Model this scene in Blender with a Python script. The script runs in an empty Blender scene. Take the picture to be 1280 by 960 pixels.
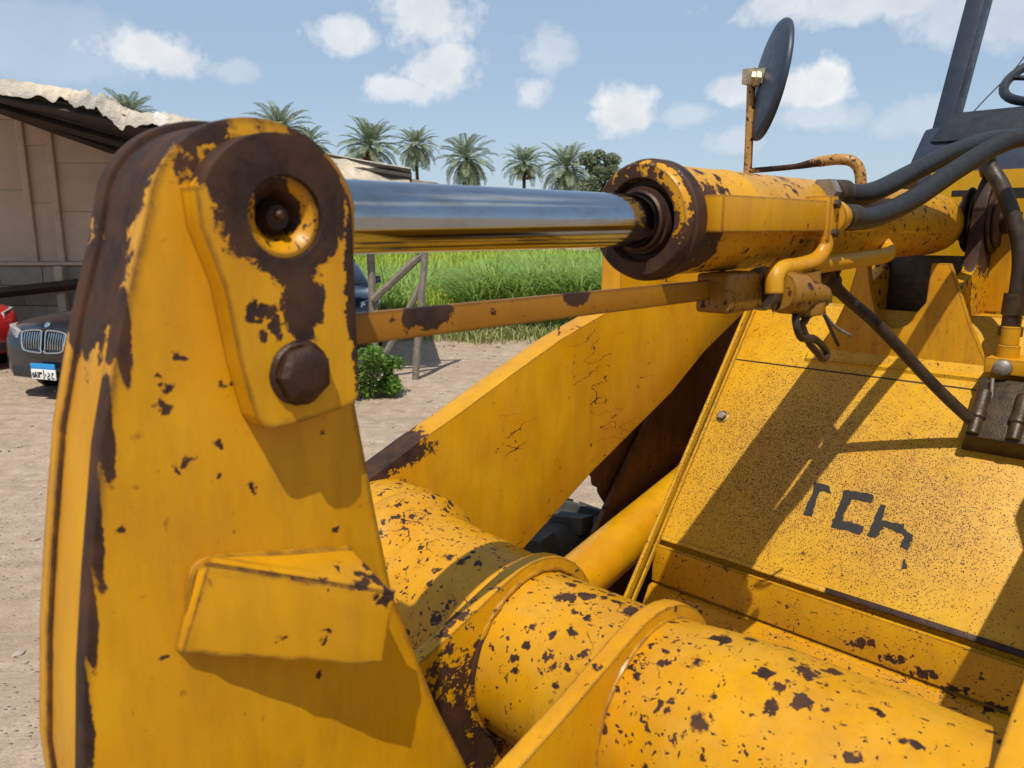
import bpy, bmesh, math, random
from mathutils import Vector, Matrix, noise as mnoise
R = math.radians
random.seed(7)
scn = bpy.context.scene
col = scn.collection

# ------------------------------------------------------------------ camera
H = 2.2
PITCH = 11.5
cam_d = bpy.data.cameras.new('camera')
cam = bpy.data.objects.new('camera', cam_d); col.objects.link(cam)
cam_d.sensor_width = 36.0; cam_d.lens = 961 / 1280 * 36
cam.location = (0, 0, H); cam.rotation_euler = (R(90 - PITCH), 0, 0)
cam_d.clip_start = 0.05; cam_d.clip_end = 3000
cam_d.dof.use_dof = True; cam_d.dof.focus_distance = 2.3; cam_d.dof.aperture_fstop = 9.0
scn.camera = cam

# ------------------------------------------------------------------ light
SUN = Vector((-0.069, -0.574, 1.0)).normalized()
EL = math.asin(SUN.z)
sd = bpy.data.lights.new('sun', 'SUN'); sd.energy = 5.0; sd.angle = R(0.5); sd.color = (1.0, 0.94, 0.83)
sun = bpy.data.objects.new('sun', sd); col.objects.link(sun)
sun.rotation_euler = SUN.to_track_quat('Z', 'Y').to_euler(); sun.location = (0, -5, 30)

scn.cycles.max_bounces = 6; scn.cycles.diffuse_bounces = 3; scn.cycles.glossy_bounces = 3; scn.cycles.caustics_reflective = False; scn.cycles.caustics_refractive = False
scn.view_settings.view_transform = 'Standard'; scn.view_settings.look = 'None'
scn.view_settings.exposure = 0.0; scn.view_settings.gamma = 1.0

# helper: a world point from an azimuth/elevation read off the survey of the place
def at(px, py, d):
    c, s = math.cos(R(PITCH)), math.sin(R(PITCH))
    a, b = (px - 640) / 961, -(py - 480) / 961
    return Vector((a * d, d * (c + b * s), H + d * (-s + b * c)))

# ------------------------------------------------------------------ node helper
class NT:
    def __init__(self, tree):
        self.t = tree
    def n(self, ty, props=None, **ins):
        nd = self.t.nodes.new(ty)
        for k, v in (props or {}).items(): setattr(nd, k, v)
        for k, v in ins.items():
            k = int(k[1:]) if k[0] == '_' and k[1:].isdigit() else k.replace('_', ' ')
            self.put(nd.inputs[k], v)
        return nd
    def put(self, sock, v):
        if hasattr(v, 'is_output'): self.t.links.new(v, sock)
        elif v is not None: sock.default_value = v
    def m(self, op, a, b=None, c=None, clamp=False):
        nd = self.t.nodes.new('ShaderNodeMath'); nd.operation = op; nd.use_clamp = clamp
        for i, v in enumerate((a, b, c)):
            if v is not None: self.put(nd.inputs[i], v)
        return nd.outputs[0]
    def v(self, op, a, b=None, scale=None):
        nd = self.t.nodes.new('ShaderNodeVectorMath'); nd.operation = op
        self.put(nd.inputs[0], a)
        if b is not None: self.put(nd.inputs[1], b)
        if scale is not None: self.put(nd.inputs['Scale'], scale)
        return nd.outputs['Value'] if op in ('LENGTH', 'DISTANCE', 'DOT_PRODUCT') else nd.outputs['Vector']
    def mix(self, f, a, b):
        nd = self.t.nodes.new('ShaderNodeMix'); nd.data_type = 'RGBA'
        self.put(nd.inputs[0], f); self.put(nd.inputs[6], c4(a)); self.put(nd.inputs[7], c4(b))
        return nd.outputs[2]
    def ramp(self, x, lo, hi, a=0.0, b=1.0):
        nd = self.t.nodes.new('ShaderNodeMapRange'); nd.clamp = True
        self.put(nd.inputs[0], x)
        for i, q in zip((1, 2, 3, 4), (lo, hi, a, b)): self.put(nd.inputs[i], q)
        return nd.outputs[0]
    def noise(self, vec, scale, detail=3.0, rough=0.55, out='Fac', dist=0.0):
        nd = self.t.nodes.new('ShaderNodeTexNoise')
        self.put(nd.inputs['Vector'], vec); nd.inputs['Scale'].default_value = scale
        nd.inputs['Detail'].default_value = detail; nd.inputs['Roughness'].default_value = rough
        nd.inputs['Distortion'].default_value = dist
        return nd.outputs[out]
    def voro(self, vec, scale, out='Distance', feature='F1'):
        nd = self.t.nodes.new('ShaderNodeTexVoronoi'); nd.feature = feature
        self.put(nd.inputs['Vector'], vec); nd.inputs['Scale'].default_value = scale
        return nd
def c4(c):
    return c if hasattr(c, 'is_output') else (tuple(c) + (1.0,) if len(c) == 3 else c)

def new_mat(name):
    mt = bpy.data.materials.new(name); mt.use_nodes = True
    mt.node_tree.nodes.clear(); t = NT(mt.node_tree)
    out = t.n('ShaderNodeOutputMaterial'); b = t.n('ShaderNodeBsdfPrincipled')
    mt.node_tree.links.new(b.outputs[0], out.inputs[0])
    return mt, t, b

# ------------------------------------------------------------------ world: sky and clouds
w = bpy.data.worlds.new('World'); scn.world = w; w.use_nodes = True
w.cycles.sampling_method = 'MANUAL'; w.cycles.sample_map_resolution = 256
w.node_tree.nodes.clear(); t = NT(w.node_tree)
sky = t.n('ShaderNodeTexSky', dict(sky_type='NISHITA', sun_disc=False, sun_elevation=EL,
          sun_rotation=math.atan2(SUN.x, SUN.y), altitude=10, air_density=1.0, dust_density=0.7, ozone_density=1.2))
dirv = t.n('ShaderNodeTexCoord').outputs['Generated']
nz = t.noise(dirv, 11.0, 4.0, 0.62)
nz2 = t.noise(dirv, 34.0, 3.0, 0.65)
pn = t.m('ADD', t.m('MULTIPLY', t.m('SUBTRACT', nz, 0.5), 2.0), t.m('MULTIPLY', t.m('SUBTRACT', nz2, 0.5), 1.1))
def sky_dir(px, py):
    return (at(px, py, 1.0) - Vector((0, 0, H))).normalized()
CL = [(200, 66, 62, 24, 1.0), (165, 58, 30, 20, .8), (290, 90, 34, 16, .45), (425, 42, 48, 22, .85), (535, 24, 62, 40, .95), (560, 72, 42, 22, .9), (505, 110, 46, 17, .8), (540, 94, 48, 20, .9),
      (690, 60, 40, 34, .5), (665, 118, 28, 22, .75), (775, 138, 42, 30, 1.0), (860, 144, 34, 14, .4), (1000, 112, 66, 24, 1.0), (1034, 100, 34, 24, 1.0), (920, 112, 36, 16, .75), (1060, 4, 110, 22, .8), (985, 6, 50, 18, .75),
      (1230, 20, 80, 34, .6), (920, 178, 40, 20, .5), (1150, 150, 50, 24, .35), (60, 70, 110, 26, .22), (30, 30, 110, 30, .2), (1020, 145, 60, 20, .5)]
blobs = [(sky_dir(a, b), c / 961, d_ / 961, k) for a, b, c, d_, k in CL]
rr = random.Random(3)
for i in range(11):                                  # the same fair-weather cloud goes on round the rest of the sky
    az_ = R(rr.uniform(45, 315)); e_ = R(rr.uniform(5, 50))
    blobs.append((Vector((math.sin(az_) * math.cos(e_), math.cos(az_) * math.cos(e_), math.sin(e_))), rr.uniform(.12, .3), rr.uniform(.05, .1), rr.uniform(.5, 1)))
dens = None
for c_, a, b, k in blobs:
    q = t.v('MULTIPLY', t.v('SUBTRACT', dirv, tuple(c_)), (1 / a, 1 / a, 1 / b))
    d_ = t.m('MULTIPLY', t.ramp(t.m('ADD', t.m('SUBTRACT', 1.02, t.v('LENGTH', q)), pn), 0.0, 0.46), k)
    dens = d_ if dens is None else t.m('MAXIMUM', dens, d_)
cshade = t.ramp(t.noise(dirv, 16.0, 4.0, 0.6), 0.3, 0.7)
ccol = t.mix(cshade, (7.2, 7.5, 8.0), (9.6, 9.6, 9.5))
skyc = t.mix(0.52, sky.outputs[0], (4.9, 6.5, 8.6))
mixc = t.mix(t.m('MULTIPLY', dens, 0.9), skyc, ccol)
bg = t.n('ShaderNodeBackground', Color=mixc, Strength=0.10)
wo = t.n('ShaderNodeOutputWorld'); w.node_tree.links.new(bg.outputs[0], wo.inputs[0])

# ------------------------------------------------------------------ object helpers
def link(name, me, mat, parent=None):
    o = bpy.data.objects.new(name, me); col.objects.link(o)
    if mat: me.materials.append(mat)
    if parent: o.parent = parent
    return o
def tag(o, label=None, cat=None, group=None, kind=None):
    for k, v in (('label', label), ('category', cat), ('group', group), ('kind', kind)):
        if v: o[k] = v
    return o
def empty(name, loc, rz=0.0):
    o = bpy.data.objects.new(name, None); col.objects.link(o); o.location = loc; o.rotation_euler = (0, 0, rz)
    o.empty_display_size = 0.2
    return o
def finish(bm, name, mat, parent=None, bevel=0.0, seg=2, smooth=True, angle=35):
    bmesh.ops.recalc_face_normals(bm, faces=bm.faces)
    if bevel > 0:
        es = [e for e in bm.edges if len(e.link_faces) == 2 and e.calc_face_angle(0) > R(angle)]
        bmesh.ops.bevel(bm, geom=es, offset=bevel, segments=seg, affect='EDGES', profile=0.6, clamp_overlap=True)
    me = bpy.data.meshes.new(name); bm.to_mesh(me); bm.free()
    if smooth:
        me.shade_smooth()
        me.set_sharp_from_angle(angle=R(38))
    return link(name, me, mat, parent)
MAP = {'l': lambda u, v, a: (u, a, v), 'b': lambda u, v, a: (a, u, v), 'z': lambda u, v, a: (u, v, a)}
def add_prism(bm, pts, a0, a1, axis='l', holes=()):
    f = MAP[axis]
    def side(loop):
        va = [bm.verts.new(f(u, v, a0)) for u, v in loop]; vb = [bm.verts.new(f(u, v, a1)) for u, v in loop]
        for i in range(len(loop)):
            j = (i + 1) % len(loop); bm.faces.new((va[i], va[j], vb[j], vb[i]))
        return va, vb
    va, vb = side(pts)
    if not holes:
        bm.faces.new(va); bm.faces.new(vb[::-1])
    else:
        A, Bv = [va], [vb]
        for h in holes:
            x, y = side(h); A.append(x); Bv.append(y)
        for loops in (A, Bv):
            es = []
            for lp in loops:
                for i in range(len(lp)): es.append(bm.edges.get((lp[i], lp[(i + 1) % len(lp)])))
            bmesh.ops.triangle_fill(bm, edges=es, use_beauty=True)
    return bm
def prism(name, pts, a0, a1, mat, parent, axis='l', bevel=0.002, holes=(), seg=2, angle=35):
    bm = bmesh.new(); add_prism(bm, pts, a0, a1, axis, holes)
    return finish(bm, name, mat, parent, bevel, seg, angle=angle)
def arc(cx, cy, r, a0, a1, n):
    return [(cx + r * math.cos(R(a0 + (a1 - a0) * i / n)), cy + r * math.sin(R(a0 + (a1 - a0) * i / n))) for i in range(n + 1)]
def circle(cx, cy, r, n=32): return arc(cx, cy, r, 0, 360 - 360 / n, n - 1)
def add_lathe(bm, prof, o, d, n=40, close=False):
    """prof: (t along d, radius)"""
    o = Vector(o); d = Vector(d).normalized()
    up = Vector((0, 0, 1)) if abs(d.z) < 0.9 else Vector((1, 0, 0))
    x = d.cross(up).normalized(); y = d.cross(x)
    rings = []
    for tt, r in prof:
        if r < 1e-6: rings.append([bm.verts.new(o + d * tt)]); continue
        rings.append([bm.verts.new(o + d * tt + x * r * math.cos(2 * math.pi * i / n) + y * r * math.sin(2 * math.pi * i / n)) for i in range(n)])
    for p, q in zip(rings, rings[1:]):
        for i in range(n):
            j = (i + 1) % n
            if len(p) == 1 and len(q) == 1: break
            if len(p) == 1: bm.faces.new((p[0], q[j], q[i]))
            elif len(q) == 1: bm.faces.new((p[i], p[j], q[0]))
            else: bm.faces.new((p[i], p[j], q[j], q[i]))
    return bm
def lathe(name, prof, o, d, mat, parent, n=40, angle=38):
    bm = bmesh.new(); add_lathe(bm, prof, o, d, n)
    ob = finish(bm, name, mat, parent)
    return ob
def spline(pts, k=10):
    P = [Vector(p) for p in pts]; out = []
    if len(P) == 2: return P
    for i in range(len(P) - 1):
        p0 = P[i - 1] if i else P[0] * 2 - P[1]; p1, p2 = P[i], P[i + 1]; p3 = P[i + 2] if i + 2 < len(P) else P[-1] * 2 - P[-2]
        for s in range(k):
            u = s / k
            out.append(0.5 * ((2 * p1) + (p2 - p0) * u + (2 * p0 - 5 * p1 + 4 * p2 - p3) * u * u + (3 * p1 - p0 - 3 * p2 + p3) * u ** 3))
    out.append(P[-1]); return out
def add_tube(bm, path, r, n=12, caps=True):
    path = [Vector(p) for p in path]; rings = []; prev = None
    for i, p in enumerate(path):
        d = (path[min(i + 1, len(path) - 1)] - path[max(i - 1, 0)]).normalized()
        if prev is None:
            up = Vector((0, 0, 1)) if abs(d.z) < 0.9 else Vector((1, 0, 0)); x = d.cross(up).normalized()
        else:
            x = (prev - d * prev.dot(d)).normalized()
        prev = x; y = d.cross(x); rad = r[i] if isinstance(r, (list, tuple)) else r
        rings.append([bm.verts.new(p + x * rad * math.cos(2 * math.pi * k / n) + y * rad * math.sin(2 * math.pi * k / n)) for k in range(n)])
    for p, q in zip(rings, rings[1:]):
        for i in range(n): bm.faces.new((p[i], p[(i + 1) % n], q[(i + 1) % n], q[i]))
    if caps: bm.faces.new(rings[0][::-1]); bm.faces.new(rings[-1])
    return bm
def tube(name, pts, r, mat, parent, n=14, k=10, smooth_path=True):
    bm = bmesh.new(); add_tube(bm, spline(pts, k) if smooth_path else pts, r, n)
    return finish(bm, name, mat, parent)
def add_box(bm, lo, hi):
    vs = [bm.verts.new((x, y, z)) for x in (lo[0], hi[0]) for y in (lo[1], hi[1]) for z in (lo[2], hi[2])]
    for f in ((0, 1, 3, 2), (4, 6, 7, 5), (0, 4, 5, 1), (2, 3, 7, 6), (0, 2, 6, 4), (1, 5, 7, 3)): bm.faces.new([vs[i] for i in f])
    return bm
def box(name, lo, hi, mat, parent, bevel=0.003):
    bm = bmesh.new(); add_box(bm, lo, hi); return finish(bm, name, mat, parent, bevel)
def hexa(name, v8, mat, parent, bevel=0.003):
    """8 corners: bottom 4 loop, top 4 loop"""
    bm = bmesh.new(); v = [bm.verts.new(p) for p in v8]
    for f in ((3, 2, 1, 0), (4, 5, 6, 7), (0, 1, 5, 4), (1, 2, 6, 5), (2, 3, 7, 6), (3, 0, 4, 7)): bm.faces.new([v[i] for i in f])
    return finish(bm, name, mat, parent, bevel)
def sheet_solid(name, grid, thick, mat, parent=None):
    """a surface from a grid of points, given thickness downwards"""
    bm = bmesh.new(); ny, nx = len(grid), len(grid[0])
    T = [[bm.verts.new(p) for p in r] for r in grid]; Bo = [[bm.verts.new(Vector(p) - Vector((0, 0, thick))) for p in r] for r in grid]
    for j in range(ny - 1):
        for i in range(nx - 1):
            bm.faces.new((T[j][i], T[j][i + 1], T[j + 1][i + 1], T[j + 1][i])); bm.faces.new((Bo[j][i], Bo[j + 1][i], Bo[j + 1][i + 1], Bo[j][i + 1]))
    rim = [(0, i) for i in range(nx)] + [(j, nx - 1) for j in range(1, ny)] + [(ny - 1, i) for i in range(nx - 2, -1, -1)] + [(j, 0) for j in range(ny - 2, 0, -1)]
    for (a, b), (c, d) in zip(rim, rim[1:] + rim[:1]): bm.faces.new((T[a][b], T[c][d], Bo[c][d], Bo[a][b]))
    return finish(bm, name, mat, parent)

# ------------------------------------------------------------------ materials
YEL_A = (0.56, 0.274, 0.002); YEL_B = (0.49, 0.212, 0.0015)
def paint(name, chips=0.5, speck=0.0, edge=1.0, fields=(), fade=0.12, spots=(), speckf=None, chip_scale=1.0, lines=0.0, base=None, gloss=0.36, warm=0.0, edge_r=0.007, edge_b=0.62):
    """worn machine paint. fields: (centre, radii, ragged) of bare rusty steel; spots: small chips (centre, radius)"""
    mt, t, b = new_mat(name)
    co = t.n('ShaderNodeTexCoord').outputs['Object']
    half = (.5, .5, .5)
    wn = t.v('SUBTRACT', t.noise(co, 45.0, 2.0, 0.6, 'Color'), half)
    wn2 = t.v('SUBTRACT', t.noise(co, 170.0, 2.0, 0.65, 'Color'), half)
    wc = t.v('ADD', t.v('ADD', co, t.v('SCALE', wn, scale=0.030)), t.v('SCALE', wn2, scale=0.010))
    low = t.noise(co, 6.0, 2.0)
    ragged = t.noise(wc, 58.0, 4.0, 0.68)
    mid = t.noise(co, 19.0, 4.0, 0.65)
    rag = t.m('SUBTRACT', ragged, 0.5)
    masks = []
    if chips > 0:
        for sc, sz, dn in ((17 * chip_scale, 0.20, 0.30 * chips), (48 * chip_scale, 0.36, 0.40 * chips), (135 * chip_scale, 0.42, 0.36 * chips)):
            vo = t.voro(wc, sc); rnd = t.n('ShaderNodeSeparateColor', _0=vo.outputs['Color']).outputs[0]
            thr = t.m('ADD', 1.0 - dn, t.m('MULTIPLY', t.m('SUBTRACT', 0.5, low), 1.9 * dn))
            rad = t.m('MULTIPLY', t.ramp(rnd, thr, t.m('ADD', thr, 0.35)), sz)
            masks.append(t.ramp(t.m('SUBTRACT', rad, vo.outputs['Distance']), -0.09, 0.07))
        masks.append(t.ramp(t.m('ADD', t.m('MULTIPLY', rag, 0.55), t.m('MULTIPLY', t.m('SUBTRACT', mid, 0.5), 1.0)), 0.43 - 0.20 * min(chips, 1.1), 0.48 - 0.20 * min(chips, 1.1)))
    if lines > 0:
        st = t.v('MULTIPLY', t.v('ADD', co, t.v('SCALE', wn, scale=0.02)), (7.0, 7.0, 24.0))
        ln = t.m('ABSOLUTE', t.m('SUBTRACT', t.noise(st, 1.0, 1.0), 0.5))
        gate = t.ramp(low, 0.56, 0.60)
        masks.append(t.m('MULTIPLY', t.m('MULTIPLY', t.ramp(ln, 0.003, 0.008, 1.0, 0.0), gate), lines))
    f2 = None
    for c_, r_ in (speckf or ()):
        q = t.ramp(t.v('DISTANCE', co, c_), r_ * 0.3, r_, 1.0, 0.0); f2 = q if f2 is None else t.m('MAXIMUM', f2, q)
    if speck > 0:
        vs = t.voro(t.v('ADD', co, t.v('SCALE', wn2, scale=0.003)), 330.0)
        rs = t.n('ShaderNodeSeparateColor', _0=vs.outputs['Color']).outputs[0]
        dn = t.m('MULTIPLY', t.ramp(mid, 0.25, 0.65), speck)
        if f2 is not None:
            dn = t.m('ADD', t.m('MULTIPLY', dn, 0.22), t.m('MULTIPLY', t.m('MULTIPLY', f2, t.ramp(mid, 0.2, 0.6, 0.55, 1.0)), speck))
        radi = t.m('MULTIPLY', t.ramp(rs, t.m('SUBTRACT', 1.0, dn), 1.0), 0.62)
        sm = t.ramp(t.m('SUBTRACT', radi, vs.outputs['Distance']), -0.05, 0.15)
        masks.append(t.m('MULTIPLY', sm, 0.72))
    for c_, r_ in spots:
        dd = t.v('DISTANCE', wc, c_)
        masks.append(t.ramp(t.m('ADD', t.m('SUBTRACT', r_, dd), t.m('MULTIPLY', rag, r_ * 2.0)), -0.0014, 0.0014))
    for c_, r_, rg in fields:
        if not isinstance(r_, tuple): r_ = (r_, r_, r_)
        dd = t.v('LENGTH', t.v('MULTIPLY', t.v('SUBTRACT', co, c_), tuple(1 / q for q in r_)))
        nn = t.m('ADD', t.m('MULTIPLY', rag, 2.6), t.m('MULTIPLY', t.m('SUBTRACT', mid, 0.5), 3.4))
        nn = t.m('MULTIPLY', nn, rg / min(r_) * 1.3)
        masks.append(t.ramp(t.m('ADD', t.m('SUBTRACT', 1.0, dd), nn), -0.05, 0.05))
    if edge > 0:
        bv = t.n('ShaderNodeBevel', dict(samples=3), Radius=edge_r)
        geo = t.n('ShaderNodeNewGeometry')
        em = t.m('SUBTRACT', 1.0, t.v('DOT_PRODUCT', bv.outputs[0], geo.outputs['Normal']))
        masks.append(t.m('MULTIPLY', t.ramp(em, 0.002, 0.015), t.ramp(t.m('ADD', em, t.m('MULTIPLY', t.m('SUBTRACT', ragged, edge_b), 0.45)), 0.0, 0.06, 0.0, edge)))
    rust = None
    for q in masks: rust = q if rust is None else t.m('MAXIMUM', rust, q)
    halo = t.m('MULTIPLY', t.ramp(rust, 0.02, 0.45), 0.72) if rust is not None else 0.0
    if rust is not None: rust = t.ramp(rust, 0.46, 0.60)
    rc = t.mix(t.ramp(mid, 0.42, 0.70), (0.019, 0.008, 0.005), (0.075, 0.027, 0.010))
    rc = t.mix(t.ramp(ragged, 0.45, 0.75), rc, (0.046, 0.023, 0.014))
    ya, yb = base or (YEL_A, YEL_B)
    yc = t.mix(t.ramp(low, 0.3, 0.7), ya, yb)
    fd = t.m('MULTIPLY', t.ramp(t.m('ADD', t.m('MULTIPLY', mid, 0.6), t.m('MULTIPLY', ragged, 0.4)), 0.42, 0.72), fade)
    if f2 is not None: fd = t.m('MAXIMUM', fd, t.m('MULTIPLY', f2, 0.55))
    yc = t.mix(fd, yc, (0.45, 0.262, 0.060))
    grime = t.m('MULTIPLY', t.ramp(t.noise(t.v('MULTIPLY', co, (1, 1, 0.22)), 26.0, 4.0, 0.74), 0.42, 0.78), 0.30 + warm)
    yc = t.mix(grime, yc, (0.19, 0.075, 0.008))
    yc = t.mix(halo, yc, (0.20, 0.070, 0.006))
    t.put(b.inputs['Base Color'], t.mix(rust if rust is not None else 0.0, yc, rc))
    rgn = t.ramp(mid, 0.3, 0.7, gloss - 0.06, gloss + 0.14)
    t.put(b.inputs['Roughness'], t.m('ADD', t.m('MULTIPLY', rust, 0.25), rgn) if rust is not None else rgn)
    b.inputs['Specular IOR Level'].default_value = 0.30
    h = t.m('ADD', t.m('MULTIPLY', t.noise(co, 210.0, 2.0), 0.14), t.m('MULTIPLY', t.noise(co, 14.0, 1.0), 1.0))
    bp = t.n('ShaderNodeBump', Strength=0.6, Distance=0.0016, Height=h)
    t.put(b.inputs['Normal'], bp.outputs[0])
    return mt

def plain(name, ca, cb=None, rough=0.6, metal=0.0, scale=20.0, bump=0.2, dist=0.002, coord='Object', spec=0.4, detail=4.0):
    mt, t, b = new_mat(name)
    co = t.n('ShaderNodeTexCoord').outputs[coord]
    nzv = t.noise(co, scale, detail, 0.6)
    t.put(b.inputs['Base Color'], t.mix(t.ramp(nzv, 0.3, 0.7), ca, cb or tuple(q * 0.7 for q in ca)))
    t.put(b.inputs['Roughness'], t.ramp(t.noise(co, scale * 1.7, 3.0), 0.3, 0.7, max(rough - 0.08, 0.02), min(rough + 0.08, 1)))
    b.inputs['Metallic'].default_value = metal; b.inputs['Specular IOR Level'].default_value = spec
    if bump > 0:
        bp = t.n('ShaderNodeBump', Strength=bump, Distance=dist, Height=t.noise(co, scale * 4, 4.0, 0.65)); t.put(b.inputs['Normal'], bp.outputs[0])
    return mt

M = {}
M['rocker'] = paint('rocker_paint', 0.16, edge=1.0, edge_r=0.012, edge_b=0.50, fade=0.05, gloss=0.42, warm=0.1,
    fields=[((-0.03, 0.012, 0.045), (0.13, 0.074, 0.09), 0.010), ((-0.135, 0.012, -0.02), (0.040, 0.068, 0.10), 0.010), ((0.05, -.06, 0.075), (0.03, 0.03, 0.02), 0.008), *[((b_ - .002, -.047, z_), (.0095, .0170, .085), .0011) for b_, z_ in ((-.126, -.07), (-.145, -.15), (-.160, -.225), (-.172, -.30), (-.182, -.38), (-.189, -.46), (-.187, -.55))], ((-.055, -.06, .065), (.025, .03, .014), .006)],
    spots=[((-0.105, -.06, -.130), 0.0043), ((-0.098, -.06, -.137), 0.0050), ((-0.105, -.06, -.150), 0.0050), ((-0.085, -.06, -.195), 0.0043), ((-0.06, -.06, -.19), 0.0043),
           ((-0.058, -.06, -.215), 0.0036), ((-0.095, -.06, -.200), 0.0029), ((-0.14, -.06, -.245), 0.0036), ((-0.03, -.06, -.235), 0.0036), ((-0.125, -.06, -.098), 0.0058), ((-.09, -.06, -.115), 0.0036),
           ((-.045, -.06, -.14), 0.0036), ((.04, -.06, -.20), 0.0029), ((-.075, -.06, -.33), 0.0029), ((-.02, -.06, -.40), 0.0036), ((-.12, -.06, -.36), 0.0029), ((.05, -.06, -.30), 0.0029), ((-.15, -.06, -.155), 0.0029), ((.02, -.06, -.44), 0.0036), ((-.05, -.06, -.27), 0.0029)])
M['ear'] = paint('retainer_paint', 0.28, edge=1.0, fade=0.1, gloss=0.4, chip_scale=1.3,
    fields=[((0.002, -0.085, 0.006), (0.058, 0.3, 0.062), 0.011), ((-0.03, -0.085, 0.04), (0.04, 0.3, 0.04), 0.012), ((0.066, -0.085, -0.06), (0.014, 0.3, 0.09), 0.006), ((0.012, -.085, -.075), (0.02, .3, .024), 0.006)],
    spots=[((-0.03, -.088, -.072), .007), ((-0.024, -.088, -.080), .008), ((-0.018, -.088, -.092), .007), ((-0.035, -.088, -.082), .006), ((-0.03, -.088, -.098), .006), ((0.005, -.088, -.088), .011), ((0.012, -.088, -.098), .009), ((0.03, -.088, -.082), .004), ((-0.014, -.088, -.1), .004)])
M['pin'] = paint('pin_paint', 0.9, edge=1.0, chip_scale=1.6, fields=[((0.0, -0.07, 0.0), 0.021, 0.004), ((-0.015, -.07, 0.02), 0.022, 0.006)])
M['bracket'] = paint('bracket_paint', 0.08, edge=1.0, fade=0.1, gloss=0.4, spots=[((-.02, -.091, -.315), .0025), ((-.005, -.095, -.322), .003), ((.01, -.099, -.329), .003), ((.025, -.103, -.335), .0035), ((.04, -.106, -.342), .004), ((.055, -.110, -.349), .0045), ((.07, -.113, -.355), .006), ((.03, -.085, -.325), .003), ((.066, -.116, -.352), .009), ((.062, -.10, -.345), .010), ((.066, -.085, -.338), .008), ((.05, -.095, -.340), .007), ((.066, -.114, -.395), .006), ((.045, -.105, -.343), .006), ((.068, -.110, -.385), .005), ((.066, -.108, -.41), .004), ((.008, -.104, -.372), .0045), ((0.004, -.104, -.380), .0035), ((-.03, -.09, -.37), .002)],
    base=((0.53, 0.258, 0.002), (0.48, 0.215, 0.002)))
M['tube'] = paint('tube_paint', 1.0, edge=0.9, fade=0.38, lines=0.6,
    spots=[((0.50, .28, -.56), .013), ((0.47, .22, -.57), .012), ((.50, 0.02, -.565), .014), ((.52, .0, -.565), .012), ((.45, -.03, -.58), .008), ((.62, -.02, -.60), .008), ((.53, -.22, -.555), .014), ((.56, -.25, -.56), .012), ((.49, -.30, -.55), .011), ((.52, -.34, -.545), .014), ((.47, -.36, -.55), .012), ((.45, -.33, -.56), .010), ((.55, -.36, -.545), .011), ((.43, -.22, -.59), .011), ((.40, -.2, -.62), .010), ((.41, -.02, -.63), .009)])
M['pivot'] = paint('pivot_bracket_paint', 0.45, edge=0.9, fade=0.15, fields=[((.24, .11, -.86), (.26, .035, .24), .03)])  # greasy rust field also paints in the deep shade between crank and tube
M['arm'] = paint('arm_paint', 0.4, edge=0.75, fade=0.14, lines=1.0, fields=[((0.55, .60, -.47), (.16, .075, .05), 0.01)])
M['frame'] = paint('frame_paint', 0.42, speck=1.5, edge=0.9, fade=0.2, lines=0.25, speckf=[((1.62, .2, -.63), 0.36), ((1.58, -.12, -.68), 0.28)],
    base=((0.56, 0.305, 0.008), (0.53, 0.262, 0.003)))
LOWM = [((1.40, -.10 - .022 * i, -.955 - .0035 * i + .012 * ((i * 7) % 3 - 1)), .007 + .003 * ((i * 5) % 3)) for i in range(15)]
M['frame_low'] = paint('frame_low_paint', 0.85, speck=0.2, spots=LOWM, edge=0.8, fade=0.18, lines=0.9)
M['tower'] = paint('tower_paint', 0.5, edge=0.9, fade=0.1, warm=0.35, gloss=0.45)
M['cyl'] = paint('cylinder_paint', 1.05, edge=0.9, fade=0.18, lines=0.3, chip_scale=1.1,
    fields=[((0.655, 0, 0), (0.022, 0.2, 0.2), 0.010), ((0.64, 0.0, -0.085), (0.06, 0.12, 0.075), 0.016), ((0.635, 0, 0), (0.04, 0.066, 0.066), 0.006), ((.66, .03, .05), (.05, .06, .06), .03), ((.70, -.07, -.02), (.03, .03, .07), .02)],
    spots=[((0.90, -.03, .085), .012), ((0.93, -.03, .085), .014), ((1.02, -.03, .085), .014), ((1.22, -.05, .07), .014), ((0.76, -.05, .06), .012), ((.74, -.07, .045), .012), ((.72, -.04, .075), .010)])
M['block'] = paint('block_paint', 0.35, edge=0.9, fade=0.3)
M['valve'] = paint('valve_paint', 1.0, edge=1.0, fade=0.3, warm=0.5, base=((.26, .125, .008), (.17, .075, .008)))
M['lug'] = paint('lug_paint', 1.2, edge=1.0, fade=0.2, fields=[((2.08, 0, 0.02), (0.2, 0.3, 0.17), 0.03)])
M['bar'] = paint('bar_paint', 0.5, edge=1.0, fade=0.03, warm=0.25, base=((.31, .135, .006), (.25, .10, .005)), fields=[((0.19, -.03, -.10), (.035, .1, .02), .006), ((0.44, -.03, -.09), (.03, .1, .02), .006)])
M['ram'] = paint('lift_ram_paint', 0.3, edge=0.8, fade=0.05)
M['cabpaint'] = paint('panel_paint', 0.12, edge=0.5, fade=0.1, base=((0.52, 0.28, 0.004), (0.48, 0.24, 0.002)))
M['stalk'] = paint('stalk_paint', 1.4, edge=0.6, fade=0.9, chip_scale=1.5, base=((.42, .22, .07), (.36, .17, .05)), fields=[((2.1, .46, .18), (.05, .11, .03), .01)])
M['shaded_plate'] = paint('shaded_plate_paint', 0.9, edge=1.0, base=((.10, .034, .008), (.05, .018, .008)), gloss=0.6, warm=0.3)  # shade on the yellow plate is painted in as this dark brown base
M['rust'] = plain('bare_rusty_steel', (0.020, 0.009, 0.006), (0.055, 0.023, 0.012), 0.5, 0.25, 40, 0.5)
M['greasy'] = plain('greasy_steel', (0.020, 0.013, 0.008), (0.07, 0.042, 0.018), 0.40, 0.2, 50, 0.5)
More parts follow.
